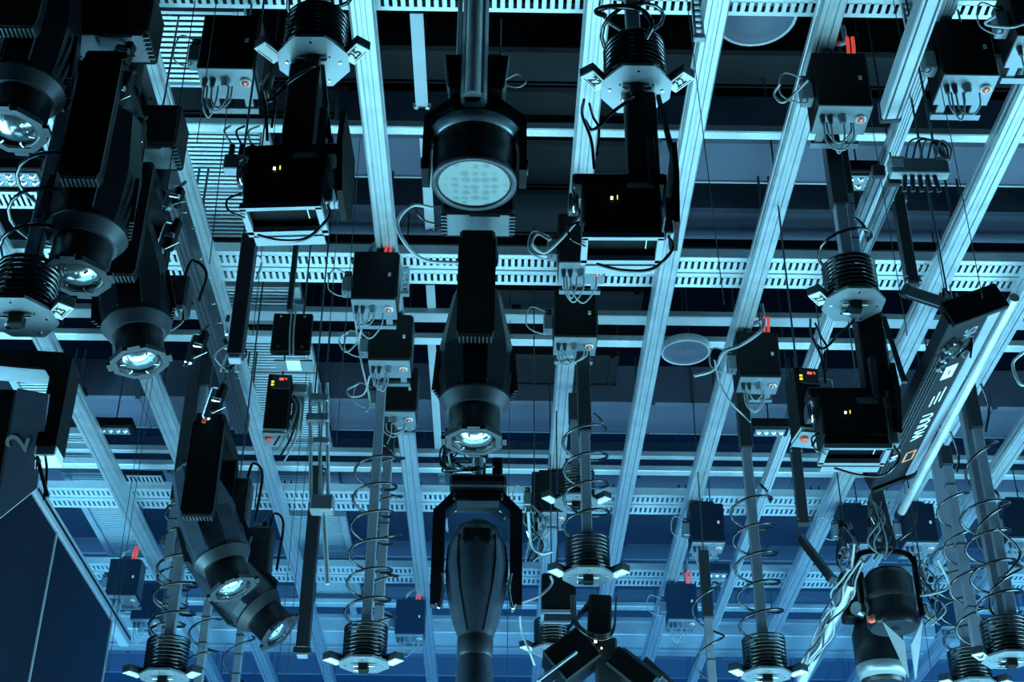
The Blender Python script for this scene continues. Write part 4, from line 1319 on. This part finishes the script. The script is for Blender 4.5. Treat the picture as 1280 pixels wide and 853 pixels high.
# small pale bracket under the first control box
t = thing('hanger_bracket', 'pale steel bracket with one pink label beside the floodlight and slatted grilles', 'bracket', PD(301, 206, 5.9), 0)
hang(t, 0, 0.02)
MB().box(0, 0, 0, 0.135, 0.05, 0.075, None, 0.004).build('plate', PLATE, t)
MB().box(0.01, -0.0265, 0.025, 0.05, 0.003, 0.014).build('label', PINK, t, None, 'pink label')
for k in range(3):
    MB().cyl((-0.045 + 0.04 * k, 0, 0.03), (-0.045 + 0.042 * k, 0, 0.10), 0.013, 8).build('connector', GREYBLK, t)
for k in range(3):
    MB().tube(curve3([(-0.045 + 0.04 * k, 0, 0.10), (-0.08 + 0.05 * k, -0.03, 0.15), (-0.06 + 0.06 * k, -0.02, 0.19)]), 0.005, 5).build('cable', (WIRE, RUBBER)[k % 2], t)

# bundles of plugs and cable ends
for (x, y, d, n, seed, lab) in ((1194, 408, 6.15, 16, 1, 'shiny bundle of plugs hanging above the long lamp panel'),
                                (1060, 690, 7.7, 16, 2, 'bundle of plugs and cable ends beside the pale slanting pipe'),
                                (1098, 664, 7.6, 14, 3, 'bundle of cable ends hanging right over the barndoor lamp'),
                                (668, 668, 7.9, 12, 4, 'bundle of plugs behind the coiled mast near the bulb-shaped head'),
                                (1158, 745, 7.7, 14, 5, 'pale bundle of cables beside the barndoor lamp and bare masts'),
                                (292, 430, 7.0, 10, 6, 'small bundle of bolts and plugs on the black grooved beam')):
    rg = random.Random(seed)
    t = thing('plug_bundle', lab, 'plug bundle', PD(x, y, d), 0, 'bundles of plugs and cable ends')
    hang(t, 0, 0.02, r=0.004)
    for k in range(n):
        a = Vector((rg.uniform(-.045, .045), rg.uniform(-.03, .03), rg.uniform(-.15, .15)))
        b = a + Vector((rg.uniform(-.02, .02), rg.uniform(-.02, .01), rg.uniform(.02, .05)))
        MB().cyl(a, b, rg.uniform(0.007, 0.015), 8).build('plug', (CHROME, GREYBLK, PLATE, BLACK)[k % 4], t)
    for k in range(5):
        z = 0.17
        MB().tube(curve3([(rg.uniform(-.04, .04), 0, z), (rg.uniform(-.07, .07), -0.04, 0.05), (rg.uniform(-.08, .08), -0.04, -0.08), (rg.uniform(-.05, .05), -0.02, -0.17)]), 0.005, 5).build('cable', (WIRE, RUBBER)[k % 2], t)

# thin hanging wires
WIRES = [((232, 0), (208, 240), 5.5), ((252, 60), (246, 180), 6.0), ((278, 60), (262, 330), 6.5), ((320, 300), (316, 420), 7), ((432, 380), (420, 560), 7.0),
         ((850, 100), (905, 380), 6.2), ((1155, 200), (1182, 372), 6.0), ((1196, 210), (1228, 372), 6.0), ((1120, 362), (1134, 420), 6.2),
         ((400, 470), (396, 620), 7.2), ((350, 800), (347, 853), 8.5), ((362, 790), (358, 853), 8.6), ((633, 800), (634, 853), 8.0), ((1162, 800), (1166, 853), 8.0),
         ((132, 775), (126, 853), 8.2), ((139, 775), (133, 853), 8.3)]
for i, (a, b, d) in enumerate(WIRES):
    p, q = PD(*a, d), PD(*b, d)
    q.y = p.y
    p = p + Vector((0, 0, 0))
    q.x = p.x + (PYD(b[0], b[1], p.y).x - p.x)
    q.z = PYD(b[0], b[1], p.y).z
    p = Vector((p.x, p.y, 8.0))
    tag(MB().tube([p, (p + q) / 2 + Vector((0.002, 0, 0)), q], 0.0022, 5).build('thin_wire', DARKWIRE), 'thin steel wire hanging vertically between rails and lamps', 'wire', 'thin hanging wires')

# loose cables around the rails
CBL = [([(975, 105), (968, 118), (978, 128), (992, 118), (1010, 100)], 6.2, 0.006, WIRE, 'thin pale cable loop beside the box with the red tube'),
       ([(868, 470), (892, 462), (905, 440), (925, 432), (950, 415), (955, 400)], 7.0, 0.009, WIRE, 'thick pale cable curving into the box left of the drive unit'),
       ([(893, 450), (900, 480), (915, 505), (930, 520), (938, 528)], 7.0, 0.004, WIRE, 'thin cable hanging from the box left of the drive unit'),
       ([(688, 300), (672, 292), (665, 305), (680, 316), (700, 300), (728, 268)], 6.3, 0.008, WIRE, 'pale cable loop beside the middle floodlight'),
       ([(757, 20), (745, 14), (765, 8), (800, 12), (815, 30), (808, 48)], 5.2, 0.010, RUBBER, 'thick black cable ring above the coil of the middle floodlight'),
       ([(1280, 440), (1266, 455), (1275, 480), (1290, 480)], 6.8, 0.008, WIRE, 'cable at the outer edge past the long lamp panel'),
       ([(1226, 480), (1236, 510), (1232, 540)], 6.7, 0.006, RUBBER, 'black cable hanging beside the tall outer mast'),
       ([(1188, 540), (1198, 570), (1196, 590)], 6.9, 0.006, RUBBER, 'black cable hanging beside the inner tall mast'),
       ([(660, 640), (664, 680), (676, 692), (690, 690)], 7.0, 0.007, WIRE, 'pale cable curving behind the bulb-shaped head'),
       ([(640, 765), (650, 755), (675, 745), (690, 730), (688, 720)], 7.6, 0.007, WIRE, 'pale cable loop right of the bulb-shaped head'),
       ([(650, 770), (652, 790), (662, 815), (668, 832)], 7.6, 0.006, WIRE, 'pale cable trailing down right of the bulb-shaped head'),
       ([(1068, 680), (1064, 710), (1058, 712)], 7.4, 0.007, WIRE, 'pale cable curving under the control box over the barndoor lamp'),
       ([(1172, 700), (1186, 732), (1168, 742), (1150, 745)], 7.4, 0.007, WIRE, 'pale cable curving beside the barndoor lamp'),
       ([(1246, 660), (1275, 690), (1260, 716), (1256, 718)], 6.9, 0.007, RUBBER, 'dark cable bow at the outer tall mast'),
       ([(320, 350), (327, 330), (322, 320)], 6.5, 0.006, WIRE, 'short cable beside the leaning black mast'),
       ([(190, 395), (205, 415), (228, 402), (226, 380)], 6.4, 0.006, RUBBER, 'black cable under the tilted-lens profile spot'),
       ([(435, 415), (424, 425), (432, 440), (445, 430), (452, 412)], 7.2, 0.005, WIRE, 'small pale cable loop left of the stacked boxes'),
       ([(448, 480), (434, 488), (440, 496), (455, 492), (462, 470)], 7.4, 0.005, WIRE, 'second pale cable loop left of the stacked boxes'),
       ([(444, 400), (448, 430), (452, 455), (462, 500), (458, 515)], 7.2, 0.005, WIRE, 'long pale cable dropping left of the stacked boxes'),
       ([(1244, 20), (1232, 30), (1262, 34), (1280, 30)], 5.4, 0.006, WIRE, 'pale cable bow at the upper outer corner')]
for pts, d, r, m, lab in CBL:
    tag(MB().tube(curve3([PD(x, y, d + 0.03 * (i % 2)) for i, (x, y) in enumerate(pts)], 6), r, 6).build('loose_cable', m), lab, 'cable')

# ------------------------------------------------------------------ haze hanging in the far half of the hall
hz = MB().box(0.5, 17.4, 4.0, 24, 16.6, 7.9).build('haze', mat('stage_haze', (0.5, 0.6, 0.7)))
nt = MATS['stage_haze'].node_tree
nt.nodes.remove(nt.nodes['Principled BSDF'])
vs = nt.nodes.new('ShaderNodeVolumeScatter')
vs.inputs['Color'].default_value = (0.10, 0.38, 1.0, 1)
vs.inputs['Density'].default_value = 0.042
vs.inputs['Anisotropy'].default_value = 0.0
va = nt.nodes.new('ShaderNodeVolumeAbsorption')
va.inputs['Color'].default_value = (0.25, 0.62, 1.0, 1)
va.inputs['Density'].default_value = 0.10
ad = nt.nodes.new('ShaderNodeAddShader')
nt.links.new(vs.outputs[0], ad.inputs[0])
nt.links.new(va.outputs[0], ad.inputs[1])
nt.links.new(ad.outputs[0], nt.nodes['Material Output'].inputs['Volume'])
tag(hz, 'thin blue stage haze filling the far half of the hall', 'haze', None, 'stuff')
